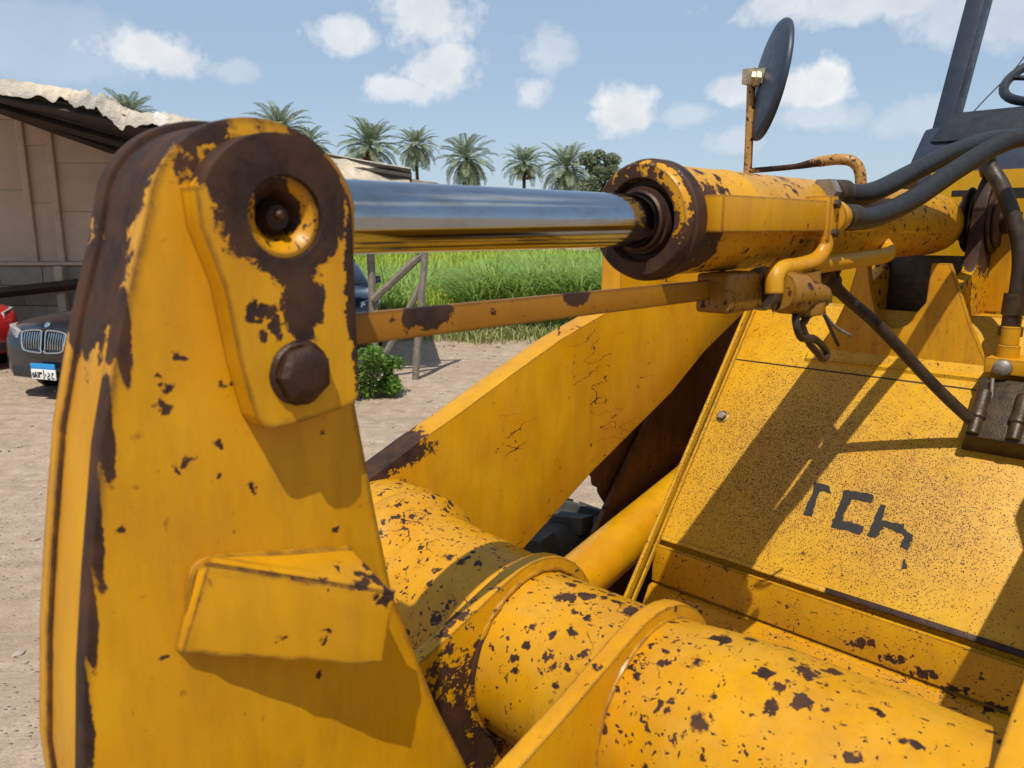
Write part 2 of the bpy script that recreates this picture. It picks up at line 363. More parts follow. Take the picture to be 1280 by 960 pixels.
M['rubber'] = plain('hose_rubber', (0.007, 0.007, 0.008), (0.018, 0.016, 0.014), 0.46, 0.0, 60, 0.25, 0.001)
M['dusty_rubber'] = plain('dusty_hose', (0.016, 0.011, 0.008), (0.05, 0.033, 0.02), 0.45, 0.0, 40, 0.3, 0.001)
M['navy'] = plain('navy_painted_metal', (0.020, 0.027, 0.045), (0.03, 0.038, 0.058), 0.42, 0.0, 25, 0.15)
M['cabdark'] = plain('dark_cab_plastic', (0.012, 0.014, 0.020), (0.022, 0.025, 0.033), 0.5, 0.0, 30, 0.2)
M['brass'] = plain('plated_clamp', (0.55, 0.48, 0.32), (0.32, 0.22, 0.12), 0.4, 0.7, 60, 0.4)
M['zinc'] = plain('dull_zinc', (0.33, 0.31, 0.27), (0.18, 0.14, 0.10), 0.45, 0.6, 60, 0.3)
M['letter'] = plain('black_stencil_paint', (0.010, 0.009, 0.009), (0.024, 0.018, 0.014), 0.7, 0.0, 90, 0.1)
M['tyre'] = plain('dusty_tyre', (0.035, 0.035, 0.035), (0.075, 0.07, 0.06), 0.85, 0.0, 20, 0.6)
mt, t, b = new_mat('chrome_rod')
co = t.n('ShaderNodeTexCoord').outputs['Object']
sc_ = t.noise(t.v('MULTIPLY', co, (3, 260, 260)), 1.0, 3.0)
t.put(b.inputs['Base Color'], t.mix(t.ramp(t.noise(t.v('MULTIPLY', co, (1, 2.5, 2.5)), 11.0, 6.0, 0.7), 0.48, 0.72, 0.0, 0.6), (0.36, 0.40, 0.46), (0.22, 0.19, 0.15)))
b.inputs['Metallic'].default_value = 1.0
t.put(b.inputs['Roughness'], t.ramp(sc_, 0.3, 0.8, 0.07, 0.16))
bp = t.n('ShaderNodeBump', Strength=0.08, Distance=0.0004, Height=sc_); t.put(b.inputs['Normal'], bp.outputs[0])
M['chrome'] = mt

# ================================================================== THE GROUND
def ground_mat():
    mt, t, b = new_mat('dry_earth')
    co = t.n('ShaderNodeTexCoord').outputs['Object']
    n1 = t.noise(co, 0.35, 5.0, 0.6); n2 = t.noise(co, 6.0, 6.0, 0.7); n3 = t.noise(co, 60.0, 4.0, 0.7)
    c1 = t.mix(t.ramp(n1, 0.3, 0.7), (0.40, 0.30, 0.215), (0.52, 0.41, 0.31))
    c1 = t.mix(t.m('MULTIPLY', t.ramp(n2, 0.35, 0.72), 0.8), c1, (0.235, 0.165, 0.115))
    vo = t.voro(co, 26.0); peb = t.ramp(vo.outputs['Distance'], 0.08, 0.30, 1.0, 0.0)
    rnd = t.n('ShaderNodeSeparateColor', _0=vo.outputs['Color']).outputs[0]
    peb = t.m('MULTIPLY', peb, t.ramp(rnd, 0.55, 0.6))
    c1 = t.mix(t.m('MULTIPLY', peb, 0.5), c1, t.mix(rnd, (0.22, 0.17, 0.13), (0.58, 0.50, 0.42)))
    rut = t.noise(t.v('MULTIPLY', co, (0.5, 3.0, 1)), 1.2, 4.0, 0.6)
    c1 = t.mix(t.m('MULTIPLY', t.ramp(rut, 0.5, 0.62), 0.35), c1, (0.27, 0.20, 0.14))
    c1 = t.mix(t.m('MULTIPLY', t.ramp(n3, 0.45, 0.7), 0.55), c1, (0.20, 0.15, 0.11))
    t.put(b.inputs['Base Color'], c1); b.inputs['Roughness'].default_value = 0.95; b.inputs['Specular IOR Level'].default_value = 0.15
    h = t.m('ADD', t.m('MULTIPLY', n2, 0.6), t.m('ADD', t.m('MULTIPLY', n3, 0.25), t.m('ADD', t.m('MULTIPLY', peb, 0.5), t.m('MULTIPLY', rut, 1.2))))
    bp = t.n('ShaderNodeBump', Strength=0.9, Distance=0.035, Height=h); t.put(b.inputs['Normal'], bp.outputs[0])
    return mt
bm = bmesh.new()
def gz(x, y):
    if y > 60 or abs(x) > 40: return 0.0
    return 0.05 * (mnoise.noise((x * 0.8, y * 0.8, 0)) ) + 0.02 * mnoise.noise((x * 3, y * 3, 1))
xs = [-900, -200, -60] + [-26 + i * 0.5 for i in range(105)] + [60, 200, 900]
ys = [-300, -60] + [-6 + i * 0.4 for i in range(90)] + [45, 80, 200, 1200]
G = [[bm.verts.new((x, y, gz(x, y) if -26 <= x <= 26 and -6 <= y <= 30 else 0.0)) for x in xs] for y in ys]
for j in range(len(ys) - 1):
    for i in range(len(xs) - 1): bm.faces.new((G[j][i], G[j][i + 1], G[j + 1][i + 1], G[j + 1][i]))
tag(finish(bm, 'ground', ground_mat()), kind='structure')
# loose stones lying on the track
bm = bmesh.new(); rs = random.Random(5)
for i in range(900):
    y = rs.uniform(2.2, 15); x = rs.uniform(-0.72, 0.3) * y; s = rs.uniform(0.006, 0.024) * (1 + y / 18)
    mm = Matrix.Translation((x, y, gz(x, y) + s * 0.2)) @ Matrix.Rotation(rs.uniform(0, 6.28), 4, 'Z') @ Matrix.Diagonal((s * rs.uniform(.8, 1.6), s, s * 0.6, 1))
    bmesh.ops.create_icosphere(bm, subdivisions=1, radius=1.0, matrix=mm)
tag(finish(bm, 'pebbles', plain('pebble_stone', (0.42, 0.34, 0.27), (0.24, 0.19, 0.15), 0.9, 0, 4, 0.4)), 'scattered small stones on the sandy track', kind='stuff')

# ================================================================== THE LOADER
# Built in the machine's own frame: x = rearwards, y = to the far side, z = up from the tilt cylinder's rod pin.
PIN = Vector((-0.2486889, 0.711098, H + 0.01026)); HEAD = R(45.9)
loader = empty('wheel_loader', (PIN.x, PIN.y, 0), HEAD)
tag(loader, 'worn yellow wheel loader, chipped and rusty, filling the foreground with its boom and tilt cylinder', 'wheel loader')
def P_(o):
    """hang a part on the loader; its mesh stays in machine coordinates"""
    o.parent = loader; o.location = (0, 0, PIN.z); return o
GZ = -PIN.z     # ground level in machine coordinates

# ---- bell crank
dome = [(-0.006 + 0.094 * math.cos(R(a)), -0.004 + 0.083 * math.sin(R(a))) for a in [172 - 164 * i / 24 for i in range(25)]]
dome_far = [(-0.004 + 0.098 * math.cos(R(a)), -0.004 + 0.089 * math.sin(R(a))) for a in [172 - 164 * i / 24 for i in range(25)]]
left_edge = [(-0.10, -0.98), (-0.17, -0.80), (-0.19, -0.62), (-0.192, -0.45), (-0.181, -0.35), (-0.169, -0.272), (-0.152, -0.174), (-0.129, -0.085), (-0.108, -0.02)]
right_edge = [(0.082, -0.06), (0.078, -0.178), (0.097, -0.293), (0.114, -0.387), (0.17, -0.546), (0.222, -0.665), (0.25, -0.78), (0.21, -0.93), (0.06, -1.04)]
prof = left_edge + dome + right_edge
bm = bmesh.new()
add_prism(bm, prof, -0.060, -0.036); add_prism(bm, left_edge + dome_far + right_edge, 0.036, 0.060)
cx, cz = 0.0, -0.35
ins = [(x + 0.004 * (1 if x < 0 else -1), z) for x, z in left_edge[1:]] + [(x * .982, z * .982) for x, z in dome[:18]] + arc(-0.0, -0.0, 0.066, 60, 215, 14) + [(-0.06, -0.12), (0.07, -0.2), (0.16, -0.56), (0.2, -0.8), (0.05, -0.98)]
add_prism(bm, ins, -0.037, 0.037)
crank = P_(finish(bm, 'bell_crank', M['rocker'], None, 0.0035, 2))
ear = [(-0.075, 0.02)] + arc(-0.005, -0.004, 0.069, 160, 5, 20) + [(0.0635, -0.03), (0.063, -0.155)] + arc(0.051, -0.158, 0.012, 0, -75, 4) + [(0.01, -0.176)] + arc(-0.022, -0.160, 0.018, -100, -170, 5) + [(-0.049, -0.12), (-0.058, -0.055), (-0.073, -0.01)]
prism('retainer_plate', ear, -0.088, -0.0605, M['ear'], crank, bevel=0.004, holes=[circle(-0.001, -0.002, 0.034, 36)], seg=3)
lathe('pivot_pin', [(0.0, 0.0), (0.0, 0.010), (-0.010, 0.013), (-0.014, 0.016), (-0.004, 0.019), (0.004, 0.024), (0.009, 0.030), (0.009, 0.0335), (-0.03, 0.0335)], (-0.001, -0.074, -0.002), (0, -1, 0), M['pin'], crank, 36)
lathe('grease_nipple', [(0.0, 0.0065), (0.006, 0.0065), (0.008, 0.004), (0.013, 0.004), (0.015, 0.002), (0.015, 0)], (-0.002, -0.068, 0.0), (0, -1, 0), M['rust'], crank, 14)
rj0 = random.Random(6)
bm = bmesh.new()
add_lathe(bm, [(-0.002, 0.0285), (0.002, 0.0285), (0.003, 0.0275), (0.003, 0.0275), (0.005, 0.0255)], (0.003, -0.088, -0.133), (0, -1, 0), 32)
add_lathe(bm, [(0.004, 0.0255), (0.012, 0.0250), (0.017, 0.0205), (0.019, 0.012), (0.018, 0.0)], (0.003, -0.088, -0.133), (0, -1, 0), 7)
for v_ in bm.verts: v_.co += Vector((rj0.uniform(-.0006, .0006), rj0.uniform(-.0006, .0006), rj0.uniform(-.0006, .0006)))
finish(bm, 'retainer_bolt', M['rust'], crank, 0.003, 3)
# folded stop bracket welded to the crank's side
rj = random.Random(11)
def jag(a, b, n, amp):
    a, b = Vector(a), Vector(b); return [a.lerp(b, i / n) + Vector((rj.uniform(-amp, amp), 0, rj.uniform(-amp, amp))) for i in range(n)]
tl, tr = (-0.086, -0.078, -0.286), (0.072, -0.120, -0.355); br, bl = (0.056, -0.118, -0.422), (-0.109, -0.068, -0.360)
bm = bmesh.new()
loop = jag(tl, tr, 10, 0.0008) + jag(tr, br, 8, 0.0016) + jag(br, bl, 14, 0.0016) + jag(bl, tl, 4, 0.0005)
fr = [bm.verts.new(p) for p in loop]; bk = [bm.verts.new(p + Vector((0.011, 0.012, 0.001))) for p in loop]
bm.faces.new(fr); bm.faces.new(bk[::-1])
for i in range(len(loop)):
    j = (i + 1) % len(loop); bm.faces.new((fr[i], fr[j], bk[j], bk[i]))
# top flange running back to the crank
tp = [Vector(tl) + Vector((0, .002, .0)), Vector((-0.01, -0.0945, -0.3195)), Vector(tr) + Vector((-.002, .002, .001)), Vector((0.064, -0.0605, -0.324)), Vector((-0.01, -0.0605, -0.306)), Vector((-0.076, -0.0605, -0.288))]
ta = [bm.verts.new(p + Vector((0, 0, 0.004))) for p in tp]; tb = [bm.verts.new(p - Vector((0, 0, 0.005))) for p in tp]
bm.faces.new(ta); bm.faces.new(tb[::-1])
for i in range(6): bm.faces.new((ta[i], ta[(i + 1) % 6], tb[(i + 1) % 6], tb[i]))
# left end closing back to the crank
q = [Vector(tl), Vector(bl), Vector((-0.113, -0.0605, -0.357)), Vector((-0.090, -0.0605, -0.290))]
qa = [bm.verts.new(p) for p in q]; qb = [bm.verts.new(p + Vector((0.008, 0.001, 0))) for p in q]
bm.faces.new(qa); bm.faces.new(qb[::-1])
for i in range(4): bm.faces.new((qa[i], qa[(i + 1) % 4], qb[(i + 1) % 4], qb[i]))
finish(bm, 'stop_bracket', M['bracket'], crank, 0.0018, 2)
tube('weld_bead', [(-0.100, -0.0625, -0.335), (-0.089, -0.063, -0.290), (-0.05, -0.062, -0.294), (-0.01, -0.062, -0.304), (0.062, -0.062, -0.322)], 0.004, M['bracket'], crank, 8)

# ---- tilt cylinder
barrel = [(0.625, 0.080), (0.629, 0.0845), (0.635, 0.0865), (0.642, 0.0865), (0.645, 0.0895), (0.668, 0.0895), (0.673, 0.083), (0.84, 0.083), (0.845, 0.0845), (0.852, 0.0845), (0.857, 0.083), (1.96, 0.083), (2.02, 0.078), (2.06, 0.064), (2.08, 0.045), (2.08, 0.0)]
bm = bmesh.new(); add_lathe(bm, [(0.67, 0.038), (0.634, 0.0385), (0.630, 0.041), (0.630, 0.049), (0.642, 0.051), (0.642, 0.058), (0.628, 0.060), (0.6255, 0.062)] + barrel, (0, 0, 0), (1, 0, 0), 56)
cyl = P_(finish(bm, 'tilt_cylinder', M['cyl']))
rod = lathe('piston_rod', [(0.085, 0.0), (0.085, 0.0375), (0.70, 0.0375), (0.70, 0.0)], (0, 0, 0), (1, 0, 0), M['chrome'], cyl, 56)
rod.data.materials[0] = M['chrome']
lathe('wiper_seal', [(0.64, 0.0378), (0.622, 0.0378), (0.619, 0.041), (0.622, 0.044), (0.64, 0.045)], (0, 0, 0), (1, 0, 0), M['rust'], cyl, 48)
bm = bmesh.new(); add_lathe(bm, [(-0.033, 0.036), (-0.033, 0.064), (-0.028, 0.067), (0.028, 0.067), (0.033, 0.064), (0.033, 0.036)], (0, 0, 0), (0, 1, 0), 40)
add_lathe(bm, [(0.05, 0.05), (0.076, 0.049), (0.088, 0.046), (0.094, 0.0385), (0.094, 0.03)], (0, 0, 0), (1, 0, 0), 32)
finish(bm, 'rod_eye', M['ear'], cyl)
# port block, flange and pipes on the cylinder's near side
box('port_block', (0.672, -0.112, -0.017), (1.03, -0.078, 0.036), M['block'], cyl, 0.003)
bm = bmesh.new(); add_box(bm, (1.032, -0.118, -0.034), (1.066, -0.070, 0.044))
add_lathe(bm, [(0, 0), (0, 0.030), (0.02, 0.030), (0.026, 0.026), (0.040, 0.026), (0.042, 0.0)], (1.064, -0.104, 0.008), (1, 0, 0), 24)
finish(bm, 'hose_flange', M['block'], cyl, 0.003)
for dz in (0.03, -0.02):
    lathe('flange_bolt', [(0, 0.0085), (0.008, 0.0085), (0.009, 0.007), (0.009, 0)], (1.048, -0.118, dz), (0, -1, 0), M['greasy'], cyl, 6)
tube('feed_pipe', [(1.045, -0.105, -0.022), (1.045, -0.105, -0.045), (1.02, -0.100, -0.068), (0.96, -0.095, -0.076), (0.91, -0.092, -0.078), (0.89, -0.092, -0.090), (0.886, -0.094, -0.118)], 0.0155, M['block'], cyl, 16)
tube('return_pipe', [(0.955, -0.088, -0.079), (1.12, -0.088, -0.075), (1.30, -0.088, -0.0715), (1.42, -0.086, -0.068), (1.455, -0.075, -0.056), (1.46, -0.06, -0.04)], 0.0165, M['block'], cyl, 18)
# check valve body hanging below the pipes
bm = bmesh.new()
add_lathe(bm, [(0, 0.0), (0, 0.032), (0.012, 0.036), (0.055, 0.036), (0.062, 0.028), (0.10, 0.028), (0.104, 0.022), (0.13, 0.022), (0.13, 0)], (0.90, -0.095, -0.115), (1, -0.15, -0.12), 24)
add_lathe(bm, [(0, 0.022), (0.05, 0.020), (0.055, 0.026), (0.075, 0.026), (0.08, 0)], (0.985, -0.105, -0.085), (0.1, -0.1, -1), 18)
finish(bm, 'check_valve', M['valve'], cyl, 0.001)
# indicator bar and its guide
bar = P_(box('indicator_bar', (0.03, -0.036, -0.125), (0.90, -0.026, -0.0935), M['bar'], None, 0.0015))
bm = bmesh.new(); add_box(bm, (0.775, -0.072, -0.146), (0.895, -0.012, -0.082))
guide = P_(finish(bm, 'guide_tube', M['valve'], None, 0.008, 3))
lathe('clamp_ring', [(0.0, 0.024), (0.0, 0.036), (0.012, 0.038), (0.022, 0.034), (0.022, 0.0)], (0.893, -0.062, -0.112), (1, -0.25, 0), M['zinc'], guide, 28)
rp = random.Random(21)
for k in range(3):
    base = Vector((0.99 + 0.02 * k, -0.10, -0.155))
    pts = [base + Vector((rp.uniform(-.03, .03), rp.uniform(-.02, .02), rp.uniform(-.02, .02))) for _ in range(7)]
    tube('wire_tie', pts, 0.0045, M['greasy'], guide, 8)
tube('rope_loop', [(0.955, -0.105, -0.15), (0.93, -0.115, -0.165), (0.945, -0.12, -0.195), (0.99, -0.12, -0.20), (1.03, -0.12, -0.215), (1.06, -0.12, -0.235), (1.045, -0.122, -0.245), (1.015, -0.12, -0.228), (0.98, -0.118, -0.205), (0.96, -0.11, -0.17)], 0.0065, M['greasy'], guide, 10)
tube('loose_wire', [(1.06, -0.11, -0.165), (1.09, -0.12, -0.19), (1.14, -0.13, -0.21)], 0.0035, M['zinc'], guide, 6)
tube('loose_wire', [(1.06, -0.11, -0.165), (1.08, -0.12, -0.20), (1.10, -0.125, -0.225)], 0.0035, M['greasy'], guide, 6)

# ---- cross tube with rocker brackets and flared ends
bm = bmesh.new()
add_lathe(bm, [(-0.56, 0.140), (-0.56, 0.157), (-0.43, 0.158), (-0.30, 0.158), (-0.22, 0.152), (-0.135, 0.142), (-0.125, 0.140), (0.10, 0.137), (0.13, 0.142), (0.18, 0.149), (0.30, 0.155), (0.385, 0.160), (0.41, 0.171), (0.43, 0.187), (0.455, 0.190), (0.47, 0.184), (0.485, 0.191), (0.56, 0.192), (0.56, 0.150)], (0.52, 0, -0.70), (0, 1, 0), 72)
xt = P_(finish(bm, 'cross_tube', M['tube']))
lug_prof = [(-0.16, -1.10), (-0.11, -0.90), (0.02, -0.745)] + [(0.13, -0.672), (0.214, -0.632), (0.327, -0.597), (0.44, -0.556)] + arc(0.52, -0.70, 0.162, 112, -70, 18) + [(0.38, -0.95), (0.15, -1.12), (0.0, -1.18)]
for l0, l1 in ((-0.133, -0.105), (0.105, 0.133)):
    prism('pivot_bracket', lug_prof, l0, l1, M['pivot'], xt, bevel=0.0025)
    for sgn in (-1, 1):
        lf = l0 if sgn < 0 else l1
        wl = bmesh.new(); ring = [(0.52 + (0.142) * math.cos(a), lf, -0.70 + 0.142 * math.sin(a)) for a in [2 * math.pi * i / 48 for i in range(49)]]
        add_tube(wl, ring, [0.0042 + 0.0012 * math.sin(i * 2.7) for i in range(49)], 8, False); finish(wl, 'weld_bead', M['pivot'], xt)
lathe('crank_pin', [(-0.15, 0.0), (-0.15, 0.05), (0.15, 0.05), (0.15, 0.0)], (0.03, 0, -0.90), (0, 1, 0), M['rust'], xt, 32)

# ---- lift arms
k_ = 1.043
def sc(p): return ((p[0] + 0.3376) * k_ - 0.3376, (p[1] + 0.01) * k_ - 0.01)
up_ = [(-0.22, -1.75), (-0.16, -1.25), (-0.05, -0.93), (0.10, -0.73), (0.30, -0.585), (0.478, -0.483), (0.60, -0.434), (0.705, -0.397), (0.87, -0.333), (1.037, -0.271), (1.27, -0.204)]
boss = [(1.272, -0.07), (1.30, -0.05), (1.62, -0.02), (1.95, -0.02), (2.12, -0.08)]
dn_ = [(2.14, -0.22), (1.95, -0.27), (1.702, -0.376), (1.534, -0.473), (1.17, -0.628), (0.914, -0.758), (0.74, -0.95), (0.62, -1.18), (0.50, -1.26), (0.32, -1.30), (0.12, -1.75)]
armp = [sc(p) for p in up_ + boss + dn_]
for s in (1, -1):
    a, b_ = sorted((s * 0.55, s * 0.615))
    arm = P_(prism('lift_arm', armp, a, b_, M['arm'], None, bevel=0.003))

# ---- lift cylinder on the far side
ram = P_(lathe('lift_cylinder', [(0.0, 0.0), (0.0, 0.06), (0.01, 0.072), (0.85, 0.072), (0.86, 0.077), (0.91, 0.077), (0.915, 0.045), (0.915, 0.0)], (1.95, 0.58, -0.80), (-0.96, 0, -0.225), M['ram'], None, 36))
lathe('piston_rod', [(0.90, 0.0), (0.90, 0.04), (1.5, 0.04), (1.5, 0.0)], (1.95, 0.58, -0.80), (-0.96, 0, -0.225), M['chrome'], ram, 28)

# ---- front frame: sloping plate with ledge, lower plates, side walls, tower
def plane_b(z): return 1.8 + (z + 0.405) / 1.241
N_ = Vector((-0.7787, 0, 0.6274)); S_ = Vector((0.6274, 0, 0.7787))
ztop, zbot = -0.235, -0.868
bm = bmesh.new()
p_t, p_b = (plane_b(ztop), ztop), (plane_b(zbot), zbot)
pr = [p_b, p_t, (p_t[0] + 0.012, p_t[1] - 0.004), (2.12, -0.245), (2.12, -1.6), (1.30, -1.6), (1.18, -1.36), (1.405, -1.012), (1.418, -0.99), (1.430, -0.886), (p_b[0] + 0.004, p_b[1] - 0.010)]
add_prism(bm, pr, -0.46, 0.46)
frame = P_(finish(bm, 'front_frame', M['frame'], None, 0.002))
def onp(l, z, h=0.0): return Vector((plane_b(z), l, z)) + N_ * h
def strip(name, l0, l1, z0, z1, h, mat, h0=-0.004, bevel=0.0015):
    return hexa(name, [onp(l0, z0, h0), onp(l1, z0, h0), onp(l1, z1, h0), onp(l0, z1, h0), onp(l0, z0, h), onp(l1, z0, h), onp(l1, z1, h), onp(l0, z1, h)], mat, frame, bevel)
strip('edge_flange', 0.462, 0.474, -1.06, -0.238, 0.020, M['frame'])
strip('edge_flange', 0.446, 0.455, -1.04, -0.24, 0.007, M['frame'])
strip('seam', -0.46, 0.445, -0.4060, -0.4028, 0.0010, M['rust'], bevel=0)
strip('drip_edge', -0.46, -0.02, -0.875, -0.864, 0.004, M['rust'], bevel=0.001)
strip('lip', -0.02, 0.445, -0.875, -0.864, 0.004, M['frame'], bevel=0.001)
box('lower_plate', (1.402, -0.458, -0.995), (1.416, 0.458, -0.886), M['frame_low'], frame, 0.002)
hexa('toe_plate', [(1.16, -0.458, -1.40), (1.16, 0.458, -1.40), (1.20, 0.458, -1.40), (1.20, -0.458, -1.40), (1.386, -0.458, -1.004), (1.386, 0.458, -1.004), (1.404, 0.458, -1.000), (1.404, -0.458, -1.000)], M['frame_low'], frame, 0.002)
bb = onp(0.414, -0.557)
bm = bmesh.new(); add_lathe(bm, [(-.002, 0.019), (0.003, 0.019), (0.004, 0.017)], bb, N_, 24); add_lathe(bm, [(0.003, 0.0125), (0.012, 0.0125), (0.014, 0.010), (0.014, 0)], bb, N_, 6)
finish(bm, 'frame_bolt', M['zinc'], frame)
# stencilled letters, laid on the sloping plate
LT = {'T': [(1.591, 0.093, -0.663), (1.591, 0.057, -0.663), (1.579, 0.043, -0.678), (1.578, 0.074, -0.679), (1.531, 0.07, -0.737), (1.531, 0.093, -0.737), (1.575, 0.089, -0.683)],
      'C': [(1.589, 0.016, -0.665), (1.593, -0.055, -0.661), (1.578, -0.056, -0.679), (1.576, -0.008, -0.681), (1.54, -0.002, -0.727), (1.539, -0.056, -0.728), (1.524, -0.055, -0.746), (1.524, 0.017, -0.746), (1.553, 0.018, -0.711)],
      'M': [(1.581, -0.075, -0.676), (1.578, -0.09, -0.679), (1.555, -0.092, -0.708), (1.557, -0.14, -0.705), (1.55, -0.141, -0.713), (1.544, -0.167, -0.721), (1.52, -0.166, -0.752), (1.522, -0.147, -0.749), (1.54, -0.148, -0.726), (1.546, -0.099, -0.719), (1.524, -0.091, -0.747), (1.525, -0.069, -0.744), (1.547, -0.072, -0.717)],
      'dot': [(1.502, -0.16, -0.773), (1.505, -0.167, -0.77), (1.493, -0.175, -0.785), (1.49, -0.166, -0.788)]}
rl = random.Random(2)
for nm, pts in LT.items():
    bm = bmesh.new(); loop = []
    for i, p in enumerate(pts):
        p0, p1 = Vector(p), Vector(pts[(i + 1) % len(pts)]); n = max(2, int((p1 - p0).length / 0.006))
        for k in range(n):
            q = p0.lerp(p1, k / n); q = Vector((plane_b(q.z), q.y + rl.uniform(-.0022, .0022), q.z)); loop.append(q + S_ * rl.uniform(-.002, .002) + N_ * 0.0012)
    bm.faces.new([bm.verts.new(q) for q in loop])
    bmesh.ops.triangulate(bm, faces=bm.faces[:])
    bmesh.ops.recalc_face_normals(bm, faces=bm.faces)
    finish(bm, 'stencil_letter', M['letter'], frame)
# tower plate with its U notch, lugs behind
tw = [(-0.235, -0.375), (-0.20, -0.33), (-0.16, -0.25), (-0.125, -0.16), (-0.10, -0.10), (-0.058, -0.10), (-0.055, -0.20)] + arc(0.018, -0.222, 0.052, -170, -10, 8)[::1] + [(0.088, -0.17), (0.10, -0.10), (0.125, -0.10), (0.145, -0.20), (0.175, -0.28), (0.215, -0.345), (0.235, -0.375)]
prism('tower_plate', tw, 1.845, 1.872, M['tower'], frame, axis='b', bevel=0.002)
hexa('tower_ledge', [(1.815, -0.26, -0.392), (1.815, 0.24, -0.392), (1.85, 0.24, -0.35), (1.85, -0.26, -0.35), (1.813, -0.26, -0.378), (1.813, 0.24, -0.378), (1.846, 0.24, -0.362), (1.846, -0.26, -0.362)], M['frame'], frame, 0.001)
lugp = [(1.873, -0.30), (1.873, -0.16), (1.98, -0.12), (2.02, 0.03)] + arc(2.13, 0.02, 0.115, 170, -60, 14) + [(2.28, -0.30)]
for l0 in (-0.128, 0.094):
    prism('cylinder_lug', lugp, l0, l0 + 0.034, M['lug'], frame, bevel=0.004)
box('pocket_shade_sheet', (2.0, -0.093, -0.244), (2.012, 0.093, -0.085), M['greasy'], frame, 0.001)  # dark sheet added to give the notch the deep shade of its pocket
bm = bmesh.new(); 
for l0, r in ((-0.148, 0.075), (-0.138, 0.09), (-0.090, 0.075), (-0.075, 0.088), (-0.06, 0.06)):
    add_lathe(bm, [(0, 0.03), (0, r - 0.004), (0.003, r), (0.007, r), (0.010, r - 0.004), (0.010, 0.03)], (2.10, l0, 0.01), (0, 1, 0), 36)
finish(bm, 'base_pin_washers', M['lug'], frame)
lathe('base_pin', [(-0.165, 0), (-0.165, 0.034), (-0.16, 0.038), (0.15, 0.038), (0.15, 0)], (2.13, 0, 0.01), (0, 1, 0), M['rust'], frame, 32)
# rust marks and brush strokes along the lower plate
# ---- hoses
hp = [(1.10, -0.104, 0.008), (1.22, -0.118, 0.008), (1.38, -0.14, 0.045), (1.56, -0.18, 0.120), (1.70, -0.23, 0.178), (1.78, -0.30, 0.19), (1.80, -0.37, 0.165), (1.84, -0.47, 0.135), (1.98, -0.56, 0.10), (2.31, -0.60, 0.08)]
h1 = P_(tube('hydraulic_hose', hp, 0.0205, M['rubber'], None, 18))
hp2 = [(1.17, -0.062, 0.055), (1.30, -0.085, 0.058), (1.48, -0.105, 0.105), (1.68, -0.14, 0.165), (1.86, -0.18, 0.20), (2.0, -0.24, 0.20), (2.08, -0.34, 0.17), (2.14, -0.46, 0.13), (2.31, -0.50, 0.09)]
h2 = P_(tube('hydraulic_hose', hp2, 0.0200, M['rubber'], None, 18))
FER = [(0, 0), (0, 0.019), (0.012, 0.019), (0.014, 0.0245), (0.022, 0.0245), (0.024, 0.0225), (0.030, 0.0245), (0.036, 0.0225), (0.042, 0.0245), (0.048, 0.0225), (0.054, 0.0245), (0.062, 0.0245), (0.064, 0.0)]
lathe('hose_ferrule', FER, (1.108, -0.104, 0.008), (1, -.05, 0), M['greasy'], h1, 24)
lathe('hose_ferrule', FER, (1.155, -0.060, 0.055), (1, -.10, 0.02), M['greasy'], h2, 24)
lathe('hex_nut', [(0, 0), (0, 0.027), (0.022, 0.027), (0.022, 0)], (1.135, -0.058, 0.055), (1, -.10, 0.02), M['zinc'], h2, 6)
hp3 = [(2.10, -0.10, 0.135), (1.97, -0.12, 0.165), (1.88, -0.145, 0.155), (1.84, -0.172, 0.122), (1.83, -0.202, 0.075), (1.83, -0.241, -0.021), (1.83, -0.256, -0.095), (1.83, -0.256, -0.19), (1.83, -0.252, -0.25)]
h3 = P_(tube('hydraulic_hose', hp3, 0.0185, M['dusty_rubber'], None, 18))
bm = bmesh.new(); add_lathe(bm, [(-0.05, 0.0), (-0.05, 0.024), (0.0, 0.025), (0.004, 0.021), (0.03, 0.021), (0.03, 0.027), (0.052, 0.027), (0.054, 0.018), (0.085, 0.018), (0.085, 0)], (1.83, -0.253, -0.215), (0.0, 0.01, -1), 20)
finish(bm, 'hose_ferrule', M['greasy'], h3)
hp4 = [(1.335, 0.005, -0.108), (1.37, 0.003, -0.128), (1.42, -0.008, -0.162), (1.485, -0.05, -0.217), (1.54, -0.094, -0.28), (1.59, -0.138, -0.344), (1.637, -0.182, -0.403), (1.677, -0.226, -0.455), (1.70, -0.245, -0.485)]
h4 = P_(tube('drain_hose', hp4, 0.0135, M['dusty_rubber'], None, 14))
bm = bmesh.new(); add_lathe(bm, [(0, 0), (0, 0.018), (0.03, 0.018), (0.034, 0.022), (0.055, 0.022), (0.058, 0.015), (0.09, 0.015)], (1.325, 0.008, -0.100), (0.55, -0.05, -0.35), 16)
add_lathe(bm, [(0, 0), (0, 0.014), (0.05, 0.014), (0.05, 0)], (1.36, 0.004, -0.125), (0.35, -0.05, 0.6), 12)
add_lathe(bm, [(0, 0.011), (0.33, 0.011)], (0.98, -0.085, -0.122), (1, 0.24, 0.03), 12)
finish(bm, 'hose_elbow', M['rust'], h4)

